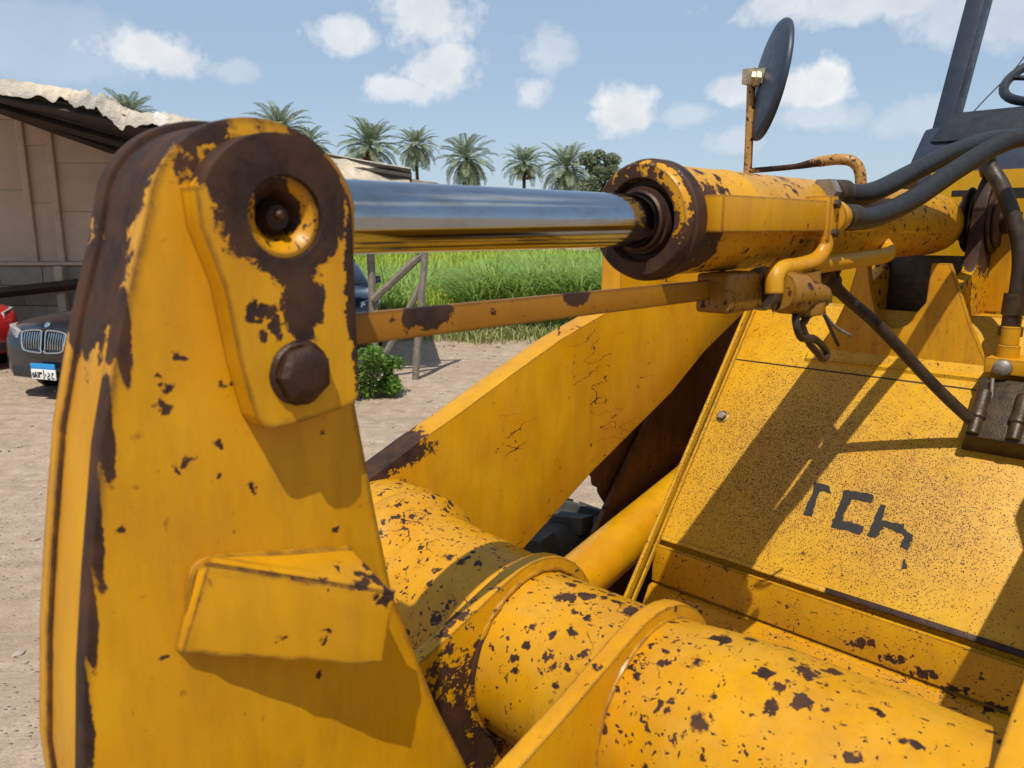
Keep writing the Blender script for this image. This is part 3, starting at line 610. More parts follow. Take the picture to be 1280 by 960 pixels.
# ---- valve block on the plate
def vb(l, z, h): return onp(l, z, h)
vblk = P_(hexa('valve_block', [onp(-0.40, -0.535, -0.01), onp(-0.205, -0.535, -0.01), onp(-0.205, -0.40, -0.01), onp(-0.40, -0.40, -0.01), onp(-0.40, -0.525, 0.06), onp(-0.222, -0.525, 0.06), onp(-0.216, -0.40, 0.06), onp(-0.40, -0.40, 0.06)], M['greasy'], None, 0.006))
for l0 in (-0.236, -0.318, -0.375):
    bm = bmesh.new(); add_lathe(bm, [(0.012, 0), (0.012, 0.015), (0.05, 0.015), (.055, .019), (.07, .019), (.075, .017), (0.125, 0.017), (0.13, 0.013), (0.13, 0)], onp(l0, -0.53, 0.060), S_, 18); finish(bm, 'spool', M['greasy'], vblk)
bm = bmesh.new(); add_box(bm, (1.755, -0.40, -0.352), (1.86, -0.222, -0.315)); finish(bm, 'clamp_plate', M['block'], vblk, 0.004)
for l0 in (-0.262, -0.345):
    bm = bmesh.new(); add_lathe(bm, [(0, 0.0), (0.0, 0.021), (-0.012, 0.019), (-0.018, 0.010), (-0.018, 0)], (1.756, l0, -0.335), (1, 0, 0), 20); finish(bm, 'clamp_bolt', M['zinc'], vblk)
for l0 in (-0.26, -0.345):
    bm = bmesh.new(); add_lathe(bm, [(0, 0.024), (0.03, 0.024), (0.033, 0.02), (0.075, 0.02), (0.075, 0)], (1.80, l0, -0.318), (0, 0, 1), 18); finish(bm, 'fitting', M['block'], vblk)
tube('steel_rod', [(1.74, -0.247, -0.36), (1.70, -0.262, -0.50)], 0.004, M['zinc'], vblk, 8)

# ---- guard plate between frame and far arm, dark with painted shade
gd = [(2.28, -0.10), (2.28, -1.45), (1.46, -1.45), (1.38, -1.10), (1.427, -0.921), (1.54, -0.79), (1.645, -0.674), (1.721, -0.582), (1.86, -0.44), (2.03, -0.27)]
P_(prism('frame_side_plate', gd, 0.68, 0.70, M['shaded_plate'], None, bevel=0.002))
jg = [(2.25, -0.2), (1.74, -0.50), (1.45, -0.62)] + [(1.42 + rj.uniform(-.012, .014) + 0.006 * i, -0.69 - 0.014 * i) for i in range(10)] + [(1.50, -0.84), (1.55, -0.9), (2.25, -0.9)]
P_(prism('inner_guard', jg, 0.712, 0.722, M['shaded_plate'], None, bevel=0.0))

# ---- rear: panel with big letters, cab base, post, dash, wheel
panel = P_(prism('hood_panel', [(-1.3, -0.9), (0.10, -0.9), (0.10, 0.155), (-1.3, 0.155)], 2.30, 2.34, M['cabpaint'], None, axis='b', bevel=0.003))
for nm, pts in (('T', [(0.035, 0.099), (-0.042, 0.099), (-0.042, 0.083), (-0.018, 0.083), (-0.018, 0.008), (0.005, 0.008), (0.005, 0.083), (0.035, 0.083)]),
                ('C', [(-0.064, 0.102), (-0.155, 0.102), (-0.155, 0.075), (-0.096, 0.075), (-0.096, 0.045), (-0.092, 0.034), (-0.155, 0.034), (-0.155, 0.006), (-0.075, 0.006), (-0.060, 0.022), (-0.064, 0.05)]),
                ('M', [(-0.17, 0.10), (-0.20, 0.10), (-0.225, 0.06), (-0.25, 0.10), (-0.28, 0.10), (-0.28, 0.008), (-0.255, 0.008), (-0.255, 0.06), (-0.225, 0.02), (-0.195, 0.06), (-0.195, 0.008), (-0.17, 0.008)])):
    prism('panel_letter', pts, 2.2985, 2.301, M['letter'], panel, axis='b', bevel=0)
prism('gusset', [(-0.12, 0.07), (-0.12, -0.24), (-0.235, -0.24), (-0.225, -0.15)], 2.12, 2.145, M['tower'], panel, axis='b', bevel=0.002)
cab = P_(hexa('cab_base', [(2.52, -1.2, 0.06), (2.52, 0.285, 0.06), (3.9, 0.285, 0.06), (3.9, -1.2, 0.06), (2.64, -1.2, 0.325), (2.64, 0.235, 0.325), (3.9, 0.235, 0.325), (3.9, -1.2, 0.325)], M['navy'], None, 0.02))
hexa('dashboard', [(2.60, -1.1, 0.27), (2.60, 0.215, 0.27), (3.1, 0.215, 0.27), (3.1, -1.1, 0.27), (2.66, -1.1, 0.385), (2.66, 0.165, 0.372), (3.0, 0.165, 0.372), (3.0, -1.1, 0.385)], M['cabdark'], cab, 0.025)
hexa('cab_post', [(2.76, 0.19, 0.30), (2.76, 0.252, 0.30), (2.86, 0.252, 0.30), (2.86, 0.19, 0.30), (3.20, 0.078, 1.9), (3.20, 0.140, 1.9), (3.30, 0.140, 1.9), (3.30, 0.078, 1.9)], M['navy'], cab, 0.006)
bm = bmesh.new(); cw = Vector((3.0, -0.108, 0.515)); ax = Vector((-0.55, 0.1, 0.83)).normalized(); u_ = ax.cross(Vector((0, 1, 0))).normalized(); v_ = ax.cross(u_)
ring = [cw + u_ * 0.2 * math.cos(a) + v_ * 0.2 * math.sin(a) for a in [2 * math.pi * i / 40 for i in range(41)]]
add_tube(bm, ring, 0.016, 12, False)
for a in (0.3, 2.4, 4.5): add_tube(bm, [cw - ax * 0.03, cw + u_ * 0.19 * math.cos(a) + v_ * 0.19 * math.sin(a)], 0.009, 8)
finish(bm, 'steering_wheel', M['cabdark'], cab)
tube('steering_column', [cw - ax * 0.02, cw - ax * 0.35], 0.03, M['cabdark'], cab, 12)
tube('cable', [(2.80, 0.15, 0.36), (2.85, 0.11, 0.43), (2.95, 0.05, 0.54), (3.0, 0.03, 0.6)], 0.0025, M['cabdark'], cab, 6)

# ---- mirror on its stalk
mir = P_(tube('mirror_bracket', [(2.12, 0.235, 0.05), (2.12, 0.242, 0.145), (2.11, 0.262, 0.183), (2.10, 0.30, 0.193), (2.10, 0.36, 0.190), (2.10, 0.43, 0.180), (2.10, 0.52, 0.176), (2.10, 0.595, 0.174)], [0.0165] * 41 + [0.015 - 0.0006 * i for i in range(10)] + [0.009] * 20, M['stalk'], None, 14))
tube('stalk', [(2.10, 0.601, 0.165), (2.10, 0.603, 0.30), (2.10, 0.607, 0.455)], 0.0135, M['stalk'], mir, 14)
mc = Vector((2.10, 0.549, 0.450))
MIRROR_N = Vector((-0.643, 0.747, 0.164)).normalized()
bm = bmesh.new(); add_lathe(bm, [(0.022, 0.0), (0.022, 0.05), (0.016, 0.12), (0.010, 0.165), (0.006, 0.178), (0.0, 0.184), (-0.008, 0.186), (-0.014, 0.184), (-0.016, 0.178), (-0.012, 0.174)], mc, MIRROR_N, 56)
finish(bm, 'mirror_head', M['navy'], mir)
lathe('mirror_glass', [(-0.012, 0.175), (-0.018, 0.09), (-0.020, 0.0)], mc, MIRROR_N, M['chrome'], mir, 48)
bm = bmesh.new(); cc = mc + MIRROR_N * 0.028
add_box(bm, (2.075, 0.585, 0.445), (2.125, 0.628, 0.492)); add_lathe(bm, [(0, 0.026), (0.014, 0.026), (0.016, 0.022), (0.03, 0.022), (0.03, 0)], cc, MIRROR_N, 6)
add_box(bm, (2.07, 0.545, 0.44), (2.12, 0.585, 0.485)); finish(bm, 'mirror_clamp', M['brass'], mir, 0.004)

# ---- wheels
def wheel(l0, l1, b0):
    r = 0.66; c0 = (b0, (l0 + l1) / 2, GZ + r - 0.01); hw = (l1 - l0) / 2
    bm = bmesh.new(); add_lathe(bm, [(-hw * .8, 0.36), (-hw, 0.43), (-hw, 0.56), (-hw * .92, 0.62), (-hw * .8, 0.64), (hw * .8, 0.64), (hw * .92, 0.62), (hw, 0.56), (hw, 0.43), (hw * .8, 0.36)], c0, (0, 1, 0), 56)
    for i in range(22):
        for s in (-1, 1):
            a = 2 * math.pi * (i + (0.5 if s > 0 else 0)) / 22; ra = [Vector((math.cos(a + q), 0, math.sin(a + q))) for q in (0.0, 0.09, 0.26, 0.17)]
            y = [s * hw * 0.99, s * hw * 0.99, 0, 0]
            v = [bm.verts.new(Vector(c0) + d_ * 0.61 + Vector((0, yy, 0))) for d_, yy in zip(ra, y)] + [bm.verts.new(Vector(c0) + d_ * 0.665 + Vector((0, yy, 0))) for d_, yy in zip(ra, y)]
            for f in ((3, 2, 1, 0), (4, 5, 6, 7), (0, 1, 5, 4), (1, 2, 6, 5), (2, 3, 7, 6), (3, 0, 4, 7)): bm.faces.new([v[k] for k in f])
    wh = P_(finish(bm, 'tyre', M['tyre']))
    lathe('rim', [(-hw * .8, 0.36), (-hw * .75, 0.31), (-0.05, 0.29), (-0.05, 0.12), (-0.12, 0.10), (-0.12, 0.0)], c0, (0, 1, 0) if l0 > 0 else (0, -1, 0), M['cabpaint'], wh, 40)
    return wh
wheel(0.74, 1.18, 1.40); wheel(-1.18, -0.74, 1.40)
wheel(0.74, 1.18, 4.0); wheel(-1.18, -0.74, 4.0)
P_(box('rear_chassis', (2.36, -0.40, -1.45), (5.2, 0.40, 0.05), M['cabpaint'], None, 0.03))
P_(box('axle', (1.30, -0.74, -1.62), (1.52, 0.74, -1.40), M['shaded_plate'], None, 0.03))

#BACKGROUND
# ================================================================== THE YARD BEHIND
def on_y(px, py, Y):
    p = at(px, py, 1.0) - Vector((0, 0, H)); return Vector((0, 0, H)) + p * (Y / p.y)
def on_ground(px, py):
    p = at(px, py, 1.0) - Vector((0, 0, H)); return Vector((0, 0, H)) + p * (-H / p.z)
def leaf_mat(name, ca, cb, scale=0.8, trans=0.35, rough=0.55, cd=None):
    mt, t, b = new_mat(name)
    co = t.n('ShaderNodeTexCoord').outputs['Object']
    c = t.mix(t.ramp(t.noise(co, scale, 4.0, 0.65), 0.3, 0.7), ca, cb)
    if cd: c = t.mix(t.m('MULTIPLY', t.ramp(t.noise(co, scale * 9, 2.0), 0.55, 0.7), 0.8), c, cd)
    t.put(b.inputs['Base Color'], c); b.inputs['Roughness'].default_value = rough; b.inputs['Specular IOR Level'].default_value = 0.3
    tr = t.n('ShaderNodeBsdfTranslucent', Color=c); mx = t.n('ShaderNodeMixShader', _0=trans)
    t.t.links.new(b.outputs[0], mx.inputs[1]); t.t.links.new(tr.outputs[0], mx.inputs[2])
    out = [n for n in t.t.nodes if n.type == 'OUTPUT_MATERIAL'][0]; t.t.links.new(mx.outputs[0], out.inputs[0])
    return mt
M['rice'] = leaf_mat('young_grass', (0.36, 0.46, 0.05), (0.44, 0.53, 0.08), 0.25, 0.45, cd=(0.20, 0.29, 0.04))
M['reed'] = leaf_mat('reed_leaf', (0.24, 0.37, 0.09), (0.33, 0.45, 0.11), 0.5, 0.45, cd=(0.16, 0.28, 0.08))
M['dry'] = leaf_mat('dry_verge', (0.30, 0.36, 0.10), (0.38, 0.37, 0.18), 0.8, 0.4)
M['bush'] = leaf_mat('shrub_leaf', (0.085, 0.17, 0.022), (0.14, 0.25, 0.035), 3.0, 0.3)
M['palm'] = leaf_mat('hazy_palm_leaf', (0.23, 0.275, 0.17), (0.30, 0.335, 0.215), 0.5, 0.3)  # leaf green paled and greyed: distance haze put into the colour
M['tree'] = leaf_mat('tree_leaf', (0.17, 0.20, 0.12), (0.24, 0.26, 0.16), 0.4, 0.3)
M['bark'] = plain('palm_bark', (0.17, 0.13, 0.09), (0.09, 0.07, 0.05), 0.9, 0, 3, 0.6)
M['dates'] = plain('ripening_dates', (0.30, 0.10, 0.045), (0.18, 0.06, 0.035), 0.6, 0, 6, 0.3)

def blades(name, mat, n, area, hgt, wid, lean, seed, label):
    rb = random.Random(seed); V = []; Fc = []
    for _ in range(n):
        x, y = area(rb); h = hgt(rb, x, y)
        a = rb.uniform(0, 6.283); ln = rb.uniform(*lean) * h; w_ = rb.uniform(*wid) * (0.7 + y / 40)
        dx, dy = math.cos(a), math.sin(a); px_, py_ = -dy, dx; i = len(V)
        for f, ww, lf in ((0, 1, 0), (.5, .9, .22), (.82, .6, .62)):
            zz = h * f * (1 - 0.15 * lf)
            for s in (-1, 1): V.append((x + dx * ln * lf + px_ * w_ * ww * s, y + dy * ln * lf + py_ * w_ * ww * s, zz - 0.02))
        V.append((x + dx * ln, y + dy * ln, h * (0.92 - 0.25 * rb.random())))
        Fc += [(i, i + 1, i + 3, i + 2), (i + 2, i + 3, i + 5, i + 4), (i + 4, i + 5, i + 6)]
    me = bpy.data.meshes.new(name); me.from_pydata(V, [], Fc); me.shade_smooth()
    return tag(link(name, me, mat), label, kind='stuff')
edge = lambda x: 15.3 + 0.55 * mnoise.noise((x * 0.5, 3.3, 0)) + 0.03 * x
def fa(rb):
    y = 16.0 + 42 * rb.random() ** 1.7; x = rb.uniform(-0.75, 0.55) * y
    return x, max(y, edge(x) + 0.7)
blades('grass_field', M['rice'], 42000, fa, lambda rb, x, y: rb.uniform(.7, 1.05), (.012, .022), (.1, .4), 31, 'bright green field of young grass behind the track')
def ra(rb):
    y = 15.9 + 8 * rb.random() ** 1.5; x = -0.95 + 0.25 * math.sin(y * 2) + 17 * rb.random() ** 1.5
    return x, max(y, edge(x) + 0.35)
blades('reed_bed', M['reed'], 26000, ra, lambda rb, x, y: rb.uniform(1.1, 1.85) * (0.75 + 0.25 * min(1, (x + 1.4) / 2.0) + 0.2 * mnoise.noise((x * .9, y * .9, 2))), (.014, .03), (.35, 1.0), 32, 'tall dark green reeds with arching leaves beyond the track')
def la(rb):
    y = 15.9 + 9 * rb.random() ** 1.4; x = rb.uniform(-12, -2.3)
    return x, y
blades('reed_clump', M['reed'], 13000, la, lambda rb, x, y: rb.uniform(0.9, 1.6) * (0.9 + 0.3 * mnoise.noise((x, y, 5))), (.014, .028), (.35, 0.9), 35, 'dark green tufts of reed growing behind the timber props')
def va(rb):
    x = rb.uniform(-7, 15); y = edge(x) + rb.gauss(0.25, 0.35); return x, y
blades('verge_grass', M['dry'], 9000, va, lambda rb, x, y: rb.uniform(.08, .42), (.007, .014), (.3, 1.2), 33, 'straw coloured grass along the edge of the track')
def field_soil():
    bm = bmesh.new(); n = 60; a = []; b = []
    for i in range(n + 1):
        x = -60 + 120 * i / n; a.append(bm.verts.new((x, edge(x) + 0.2, 0.03))); b.append(bm.verts.new((x * 2.2, 70, 0.03)))
    for i in range(n): bm.faces.new((a[i], a[i + 1], b[i + 1], b[i]))
    tag(finish(bm, 'field_soil', plain('field_soil', (0.10, 0.12, 0.03), (0.16, 0.17, 0.05), 0.95, 0, 1.5, 0.5)), kind='structure')
field_soil()

# ---- date palms
def frond_mesh(seed):
    rb = random.Random(seed); V = []; Fc = []; Lf = 3.2; n = 22; droop = rb.uniform(0.6, 1.2)
    pts = []; p = Vector((0, 0, 0)); ang = 0.0
    for i in range(n + 1):
        pts.append(p.copy()); ang -= droop / n * (0.4 + 1.3 * i / n); p = p + Vector((math.cos(ang), 0, math.sin(ang))) * Lf / n
    for i in range(n):
        a, b = pts[i], pts[i + 1]; d = (b - a).normalized(); k = len(V); w_ = 0.05 * (1 - i / n) + 0.014
        V += [tuple(a + Vector((0, w_, 0))), tuple(a - Vector((0, w_, 0))), tuple(b - Vector((0, w_ * .9, 0))), tuple(b + Vector((0, w_ * .9, 0)))]; Fc.append((k, k + 1, k + 2, k + 3))
        if i < 3: continue
        for s in (-1, 1):
            ll = (0.70 * math.sin(math.pi * (0.12 + 0.8 * (i / n))) + 0.08) * rb.uniform(.85, 1.1)
            dr = (d * 0.75 + Vector((0, s * 0.8, 0.28 * rb.uniform(.4, 1.2)))).normalized(); k = len(V); m_ = a + dr * ll * .5
            V += [tuple(a), tuple(m_ + d * 0.07), tuple(a + dr * ll - Vector((0, 0, .12 * ll))), tuple(m_ - d * 0.07)]; Fc.append((k, k + 1, k + 2, k + 3))
    me = bpy.data.meshes.new('frond'); me.from_pydata(V, [], Fc); me.materials.append(M['palm']); return me
FR = [frond_mesh(50 + i) for i in range(4)]
bm = bmesh.new(); rb = random.Random(9)
for i in range(90):
    v = Vector((max(-.22, min(.22, rb.gauss(0, .10))), max(-.22, min(.22, rb.gauss(0, .10))), -rb.random() * 0.75)); bmesh.ops.create_icosphere(bm, subdivisions=1, radius=rb.uniform(.05, .09), matrix=Matrix.Translation(v))
add_tube(bm, [(0, 0, 0.35), (0.05, 0, 0.2), (0, 0, -0.2)], 0.03, 6)
bunch_me = bpy.data.meshes.new('date_bunch'); bm.to_mesh(bunch_me); bm.free(); bunch_me.materials.append(M['dates'])
PALMS = [(160, 149, 76, 'top of a date palm just showing above the tarpaulin at the far left'), (350, 164, 66, 'date palm crown right behind the worn top of the bell crank'),
         (384, 184, 70, 'small date palm crown half sunk behind the bell crank and tarpaulin'), (462, 184, 66, 'date palm with hanging date bunches above the end of the tarpaulin'),
         (520, 184, 72, 'date palm with a bare grey trunk showing under its crown'), (583, 200, 66, 'widest date palm in the middle of the row above the chrome rod'),
         (655, 206, 68, 'date palm with red bunches, fifth crown above the chrome rod'), (708, 212, 66, 'date palm next to the dark bushy tree at the end of the row')]
for i, (px, py, d, lab) in enumerate(PALMS):
    rb = random.Random(100 + i); top = at(px, py - 4, d)
    root = empty('date_palm', (top.x, top.y, 0)); tag(root, lab, 'palm tree', 'date palms in a row beyond the field')
    bm = bmesh.new(); lean = rb.uniform(-.5, .5)
    add_tube(bm, [(lean * (1 - k / 8) ** 2, 0, top.z * k / 8 - .1) for k in range(9)], [0.21 - 0.008 * k for k in range(9)], 10)
    finish(bm, 'trunk', M['bark'], root)
    n = 50 + rb.randrange(14); size_ = rb.uniform(.68, .98); tilt = (rb.uniform(-.2, .2), rb.uniform(-.2, .2))
    for k in range(n):
        o = bpy.data.objects.new('frond', FR[k % 4]); col.objects.link(o); o.parent = root
        el = R(84 - (112 + 22 * (i % 3)) * (k / n) ** 0.85 + rb.uniform(-6, 6)); az_ = k * 2.39996 + rb.uniform(-.15, .15); s = rb.uniform(.85, 1.08) * (1.0 if k > 6 else .85) * size_
        o.location = (0.12 * math.cos(az_), 0.12 * math.sin(az_), top.z - 0.35 * k / n); o.rotation_euler = (Matrix.Rotation(tilt[0], 3, 'X') @ Matrix.Rotation(tilt[1], 3, 'Y') @ Matrix.Rotation(az_, 3, 'Z') @ Matrix.Rotation(-el, 3, 'Y')).to_euler(); o.scale = (s, s, s)
    for k in range(6 if i not in (0, 2) else 3):
        o = bpy.data.objects.new('date_bunch', bunch_me); col.objects.link(o); o.parent = root
        a = k * 1.05 + rb.uniform(0, .5); o.location = (0.55 * math.cos(a), 0.55 * math.sin(a), top.z - 0.75); o.rotation_euler = (rb.uniform(-.2, .2), rb.uniform(-.2, .2), a)

def leaf_cloud(name, mat, blobs_, n, size, seed, parent=None):
    rb = random.Random(seed); V = []; Fc = []
    tot = sum(r[3] for r in blobs_)
    for (cx_, cy_, cz_, r) in blobs_:
        for _ in range(int(n * r / tot)):
            v = Vector((rb.gauss(0, 1), rb.gauss(0, 1), rb.gauss(0, 1))).normalized() * r * rb.random() ** 0.45; c = Vector((cx_, cy_, cz_)) + Vector((v.x, v.y, v.z * .8))
            a = Vector((rb.gauss(0, 1), rb.gauss(0, 1), rb.gauss(0, .6))).normalized(); b = a.cross(Vector((rb.gauss(0, 1), rb.gauss(0, 1), rb.gauss(0, 1)))).normalized()
            s = size * rb.uniform(.6, 1.3); k = len(V)
            V += [tuple(c - a * s), tuple(c + b * s * .45), tuple(c + a * s), tuple(c - b * s * .45)]; Fc.append((k, k + 1, k + 2, k + 3))
    me = bpy.data.meshes.new(name); me.from_pydata(V, [], Fc); return link(name, me, mat, parent)
# bushy tree at the end of the row
tp_ = at(748, 206, 62); root = empty('bushy_tree', (tp_.x, tp_.y, 0)); tag(root, 'dark bushy tree at the right end of the palm row, beside the cylinder head', 'tree')
rb = random.Random(4); bm = bmesh.new(); add_tube(bm, [(0, 0, -.1), (0.1, 0, tp_.z * .6), (0, 0, tp_.z)], [.3, .22, .08], 9)
bl = []
for k in range(16):
    c = Vector((rb.uniform(-1.5, 1.9), rb.uniform(-1.3, 1.3), tp_.z + rb.uniform(-2.6, 0.75))); bl.append((c.x * .7, c.y * .7, c.z, rb.uniform(.45, .8)))
    add_tube(bm, [(0, 0, tp_.z * .6), tuple(c * .6 + Vector((0, 0, tp_.z * .3))), tuple(c)], [.1, .06, .02], 6)
finish(bm, 'trunk', M['bark'], root); leaf_cloud('crown', M['tree'], bl, 9000, 0.13, 8, root)
# low growth far behind the field
rb = random.Random(12); bl = []
for k in range(150):
    y = rb.uniform(66, 84); x = rb.uniform(-60, 75); r = rb.uniform(1.0, 2.1); bl.append((x, y, rb.uniform(.6, 3.0), r))
tag(leaf_cloud('distant_scrub', M['tree'], bl, 30000, 0.30, 13), 'low dark scrub along the far edge of the field', kind='stuff')

# ---- open shed on the left, tarpaulin on its roof
YF, YB = 10.8, 14.6
M['board'] = plain('weathered_board', (0.62, 0.48, 0.35), (0.52, 0.40, 0.29), 0.85, 0, 2.5, 0.3)
M['batten'] = plain('pale_batten', (0.62, 0.48, 0.35), (0.50, 0.38, 0.27), 0.85, 0, 8, 0.3)
M['block'+'work'] = plain('grey_blockwork', (0.46, 0.37, 0.29), (0.35, 0.28, 0.22), 0.95, 0, 5, 0.6)
M['rail'] = plain('brown_rail', (0.075, 0.035, 0.022), (0.05, 0.025, 0.016), 0.7, 0, 6, 0.3)
M['roofwood'] = plain('shaded_roof_timber', (0.030, 0.024, 0.020), (0.05, 0.04, 0.032), 0.9, 0, 5, 0.4)  # near-black tone puts the shade under the roof into the timber colour
M['timber'] = plain('grey_timber', (0.22, 0.19, 0.15), (0.13, 0.11, 0.09), 0.9, 0, 14, 0.6)
shed = empty('shed', (-7.0, YB, 0)); tag(shed, 'open sided shed with pale board back wall behind the dark parked car', 'shed')
def S_part(o): o.parent = shed; o.matrix_parent_inverse = Matrix.Translation((7.0, -YB, 0)); return o
zl = on_y(40, 327, YB).z
def roof_back(x): return max(2.95, on_y(0, 133, YB).z + (x - on_y(0, 133, YB).x) * (on_y(140, 191, YB).z - on_y(0, 133, YB).z) / (on_y(140, 191, YB).x - on_y(0, 133, YB).x))
xs_ = [on_y(p, 200, YB).x for p in (-260, -120, 26, 61, 150, 300)]
for a, b in zip(xs_, xs_[1:]):
    zs = [zl, zl + (roof_back((a + b) / 2) - zl) * .42, zl + (roof_back((a + b) / 2) - zl) * .82]
    for z0, z1 in zip(zs, zs[1:] + [None]):
        za, zb = (roof_back(a), roof_back(b)) if z1 is None else (z1, z1)
        y = YB + rj.uniform(0, .012); S_part(prism('board', [(a + .004, z0 + .004), (b - .004, z0 + .004), (b - .004, zb - .004), (a + .004, za - .004)], y, y + .03, M['board'], None, bevel=0.003))
S_part(prism('backing_sheet', [(xs_[0], zl), (xs_[-1], zl), (xs_[-1], roof_back(xs_[-1]) - .01), (xs_[0], roof_back(xs_[0]) - .01)], YB + .045, YB + .06, M['board'], None, bevel=0))
for p in (28, 63, 155):
    c = on_y(p, 200, YB - .06).x; S_part(box('batten', (c - .06, YB - .07, zl), (c + .06, YB - .004, roof_back(c) - .05), M['batten'], None, .004))
S_part(box('ledge', (xs_[0], YB - .22, zl - .06), (xs_[-1], YB + .1, zl - .001), M['batten'], None, .006))
bz = [0, .38, .76, 1.14, zl - .065]
for k, (z0, z1) in enumerate(zip(bz, bz[1:])):
    x = xs_[0] - (0.4 if k % 2 else 0)
    while x < xs_[-1]:
        S_part(box('block', (x + .006, YB - .12 + rj.uniform(-.008, .008), z0 + .006), (x + .8 - .006, YB + .08, z1 - .006), M['blockwork'], None, .008)); x += .8
ra_ = on_y(0, 366, YB - .5); rb_ = on_y(180, 346, YB - .5)
bm = bmesh.new(); add_tube(bm, [ra_ + (ra_ - rb_), ra_, rb_], .10, 4); S_part(finish(bm, 'rail', M['rail'], None, .01))
for p in (75, 190):
    c = on_y(p, 350, YB - .36).x; S_part(box('post', (c - .075, YB - .40, 0), (c + .075, YB - .25, zl - .07), M['batten'], None, .008))
# roof: a sagging plane of boards
fx = [-330, -150, 0, 100, 200, 300, 400, 470, 514]
def roof_front(px): return on_y(px, 119 + px * 0.205 if px < 200 else 160 + (px - 200) * 0.19, YF)
def roof_pt(px, v):
    f = roof_front(px); bx = f.x + (-0.4); b = Vector((bx * 1.12, YB + .25, max(roof_back(bx * 1.12), 2.95))); p = f.lerp(b, v); p.z += .02 * mnoise.noise((p.x, p.y * 2, 0)); return p
N_b = 12
for k in range(N_b):
    grid = [[roof_pt(px, (k + (0.02 if e == 0 else 0.98)) / N_b) + Vector((0, 0, .08 + .012 * (k % 2))) for px in fx] for e in (0, 1)]
    S_part(sheet_solid('roof_board', grid, .03, M['roofwood']))
bm = bmesh.new(); add_tube(bm, [roof_pt(p, 0.012) - Vector((0, 0, .03)) for p in fx], .07, 4); S_part(finish(bm, 'eave_beam', M['roofwood'], None, .006))
for v in (.35, .7, .97):
    bm = bmesh.new(); add_tube(bm, [roof_pt(p, v) - Vector((0, 0, .06)) for p in fx], .08, 4); S_part(finish(bm, 'purlin', M['roofwood'], None, .006))
for px in (-300,):
    f = roof_front(px); S_part(box('prop', (f.x - .08, f.y - .08, 0), (f.x + .08, f.y + .08, f.z + .05), M['timber'], None, .01))
def tarp_mat():
    mt, t, b = new_mat('old_tarpaulin'); co = t.n('ShaderNodeTexCoord').outputs['Object']
    n = t.noise(co, 1.3, 4.0, 0.6); c = t.mix(t.ramp(n, 0.40, 0.60), (0.56, 0.48, 0.36), (0.33, 0.31, 0.27))
    c = t.mix(t.m('MULTIPLY', t.ramp(t.noise(co, 5.0, 5.0, 0.7), 0.52, 0.7), 0.65), c, (0.15, 0.125, 0.10))
    c = t.mix(t.m('MULTIPLY', t.ramp(t.noise(co, 2.2, 3.0), 0.60, 0.66), 0.5), c, (0.66, 0.66, 0.64))
    t.put(b.inputs['Base Color'], c); b.inputs['Roughness'].default_value = 0.8
    bp = t.n('ShaderNodeBump', Strength=0.9, Distance=0.04, Height=t.noise(co, 9.0, 5.0, 0.7, dist=1.0)); t.put(b.inputs['Normal'], bp.outputs[0]); return mt
def ridge(p):
    p = p + Vector((mnoise.noise(p * 1.1), mnoise.noise(p * 1.3 + Vector((5, 5, 0))), 0)) * 0.55
    return 0.16 * mnoise.noise(p * 0.9) + 0.03 + sum((1 - abs(mnoise.noise(Vector((p.x * f * .8 + p.y * f * .5, p.y * f * .6, f)))) * 2.6) * a for f, a in ((1.3, .085), (3.1, .05), (7.0, .035), (17, .022)))
grid = []
for j in range(44):
    row = []
    for i in range(420):
        px = -330 + 842 * i / 419; v = -0.022 + j / 43 * 0.8
        p = roof_pt(px, max(v, 0)); q = Vector((p.x, p.y, 0)); tp = min(1.0, max(0.12, (520 - px) / 260))
        if v < 0: p.y += v * 4
        hang = max(0, 0.012 - v) * 3.0
        p.z += 0.095 + max(-.02, ridge(q)) * (1.0 + 0.3 * mnoise.noise(q * .6)) * tp - hang * (2.0 + 1.3 * mnoise.noise((q.x * 2, 0, 7)) + .8 * mnoise.noise((q.x * 6, 3, 7))) - 0.16 * (1 - tp); p.y += .08 * mnoise.noise(q * 3 + Vector((9, 0, 0)))
        p.z = max(p.z, roof_pt(px, max(v, 0)).z + (0.10 if v > 0.01 else -0.25))
        row.append(p)
    grid.append(row)
tag(sheet_solid('tarpaulin', grid, .012, tarp_mat()), 'crumpled dirty cream tarpaulin spread over the shed roof', 'tarpaulin')
rb = random.Random(77)
# ---- raking props at the shed's right end
def stick(name, a, b, r, parent):
    bm = bmesh.new(); a, b = Vector(a), Vector(b)
    add_tube(bm, [a.lerp(b, k / 6) + Vector((rb.uniform(-.008, .008), 0, rb.uniform(-.006, .006))) for k in range(7)], [r * rb.uniform(.92, 1.08) for _ in range(7)], 7)
    return finish(bm, name, M['timber'], parent)
g0 = on_ground(520, 474); tr_ = empty('timber_props', (0, 0, 0)); tag(tr_, 'weathered timber props and braces holding up the end of the tarpaulin roof', 'timber frame')
Yp = g0.y
stick('post', on_y(519, 476, Yp), on_y(533, 300, Yp), .055, tr_); stick('post', on_y(533, 302, Yp), on_y(541, 228, Yp), .055, tr_)
p1 = on_y(465, 340, Yp + .3); stick('post', (p1.x, p1.y, 0), (p1.x - .02, p1.y, 2.86), .062, tr_)
stick('brace', on_y(466, 374, Yp + .2), on_y(528, 318, Yp + .05), .058, tr_)
stick('brace', on_y(483, 440, Yp + .12), on_y(529, 352, Yp + .06), .05, tr_)
stick('beam', on_y(430, 214, Yp + .1), on_y(548, 234, Yp + .1), .06, tr_)
stick('stake', on_y(471, 366, Yp + .25), on_y(470, 400, Yp + .25), .025, tr_)

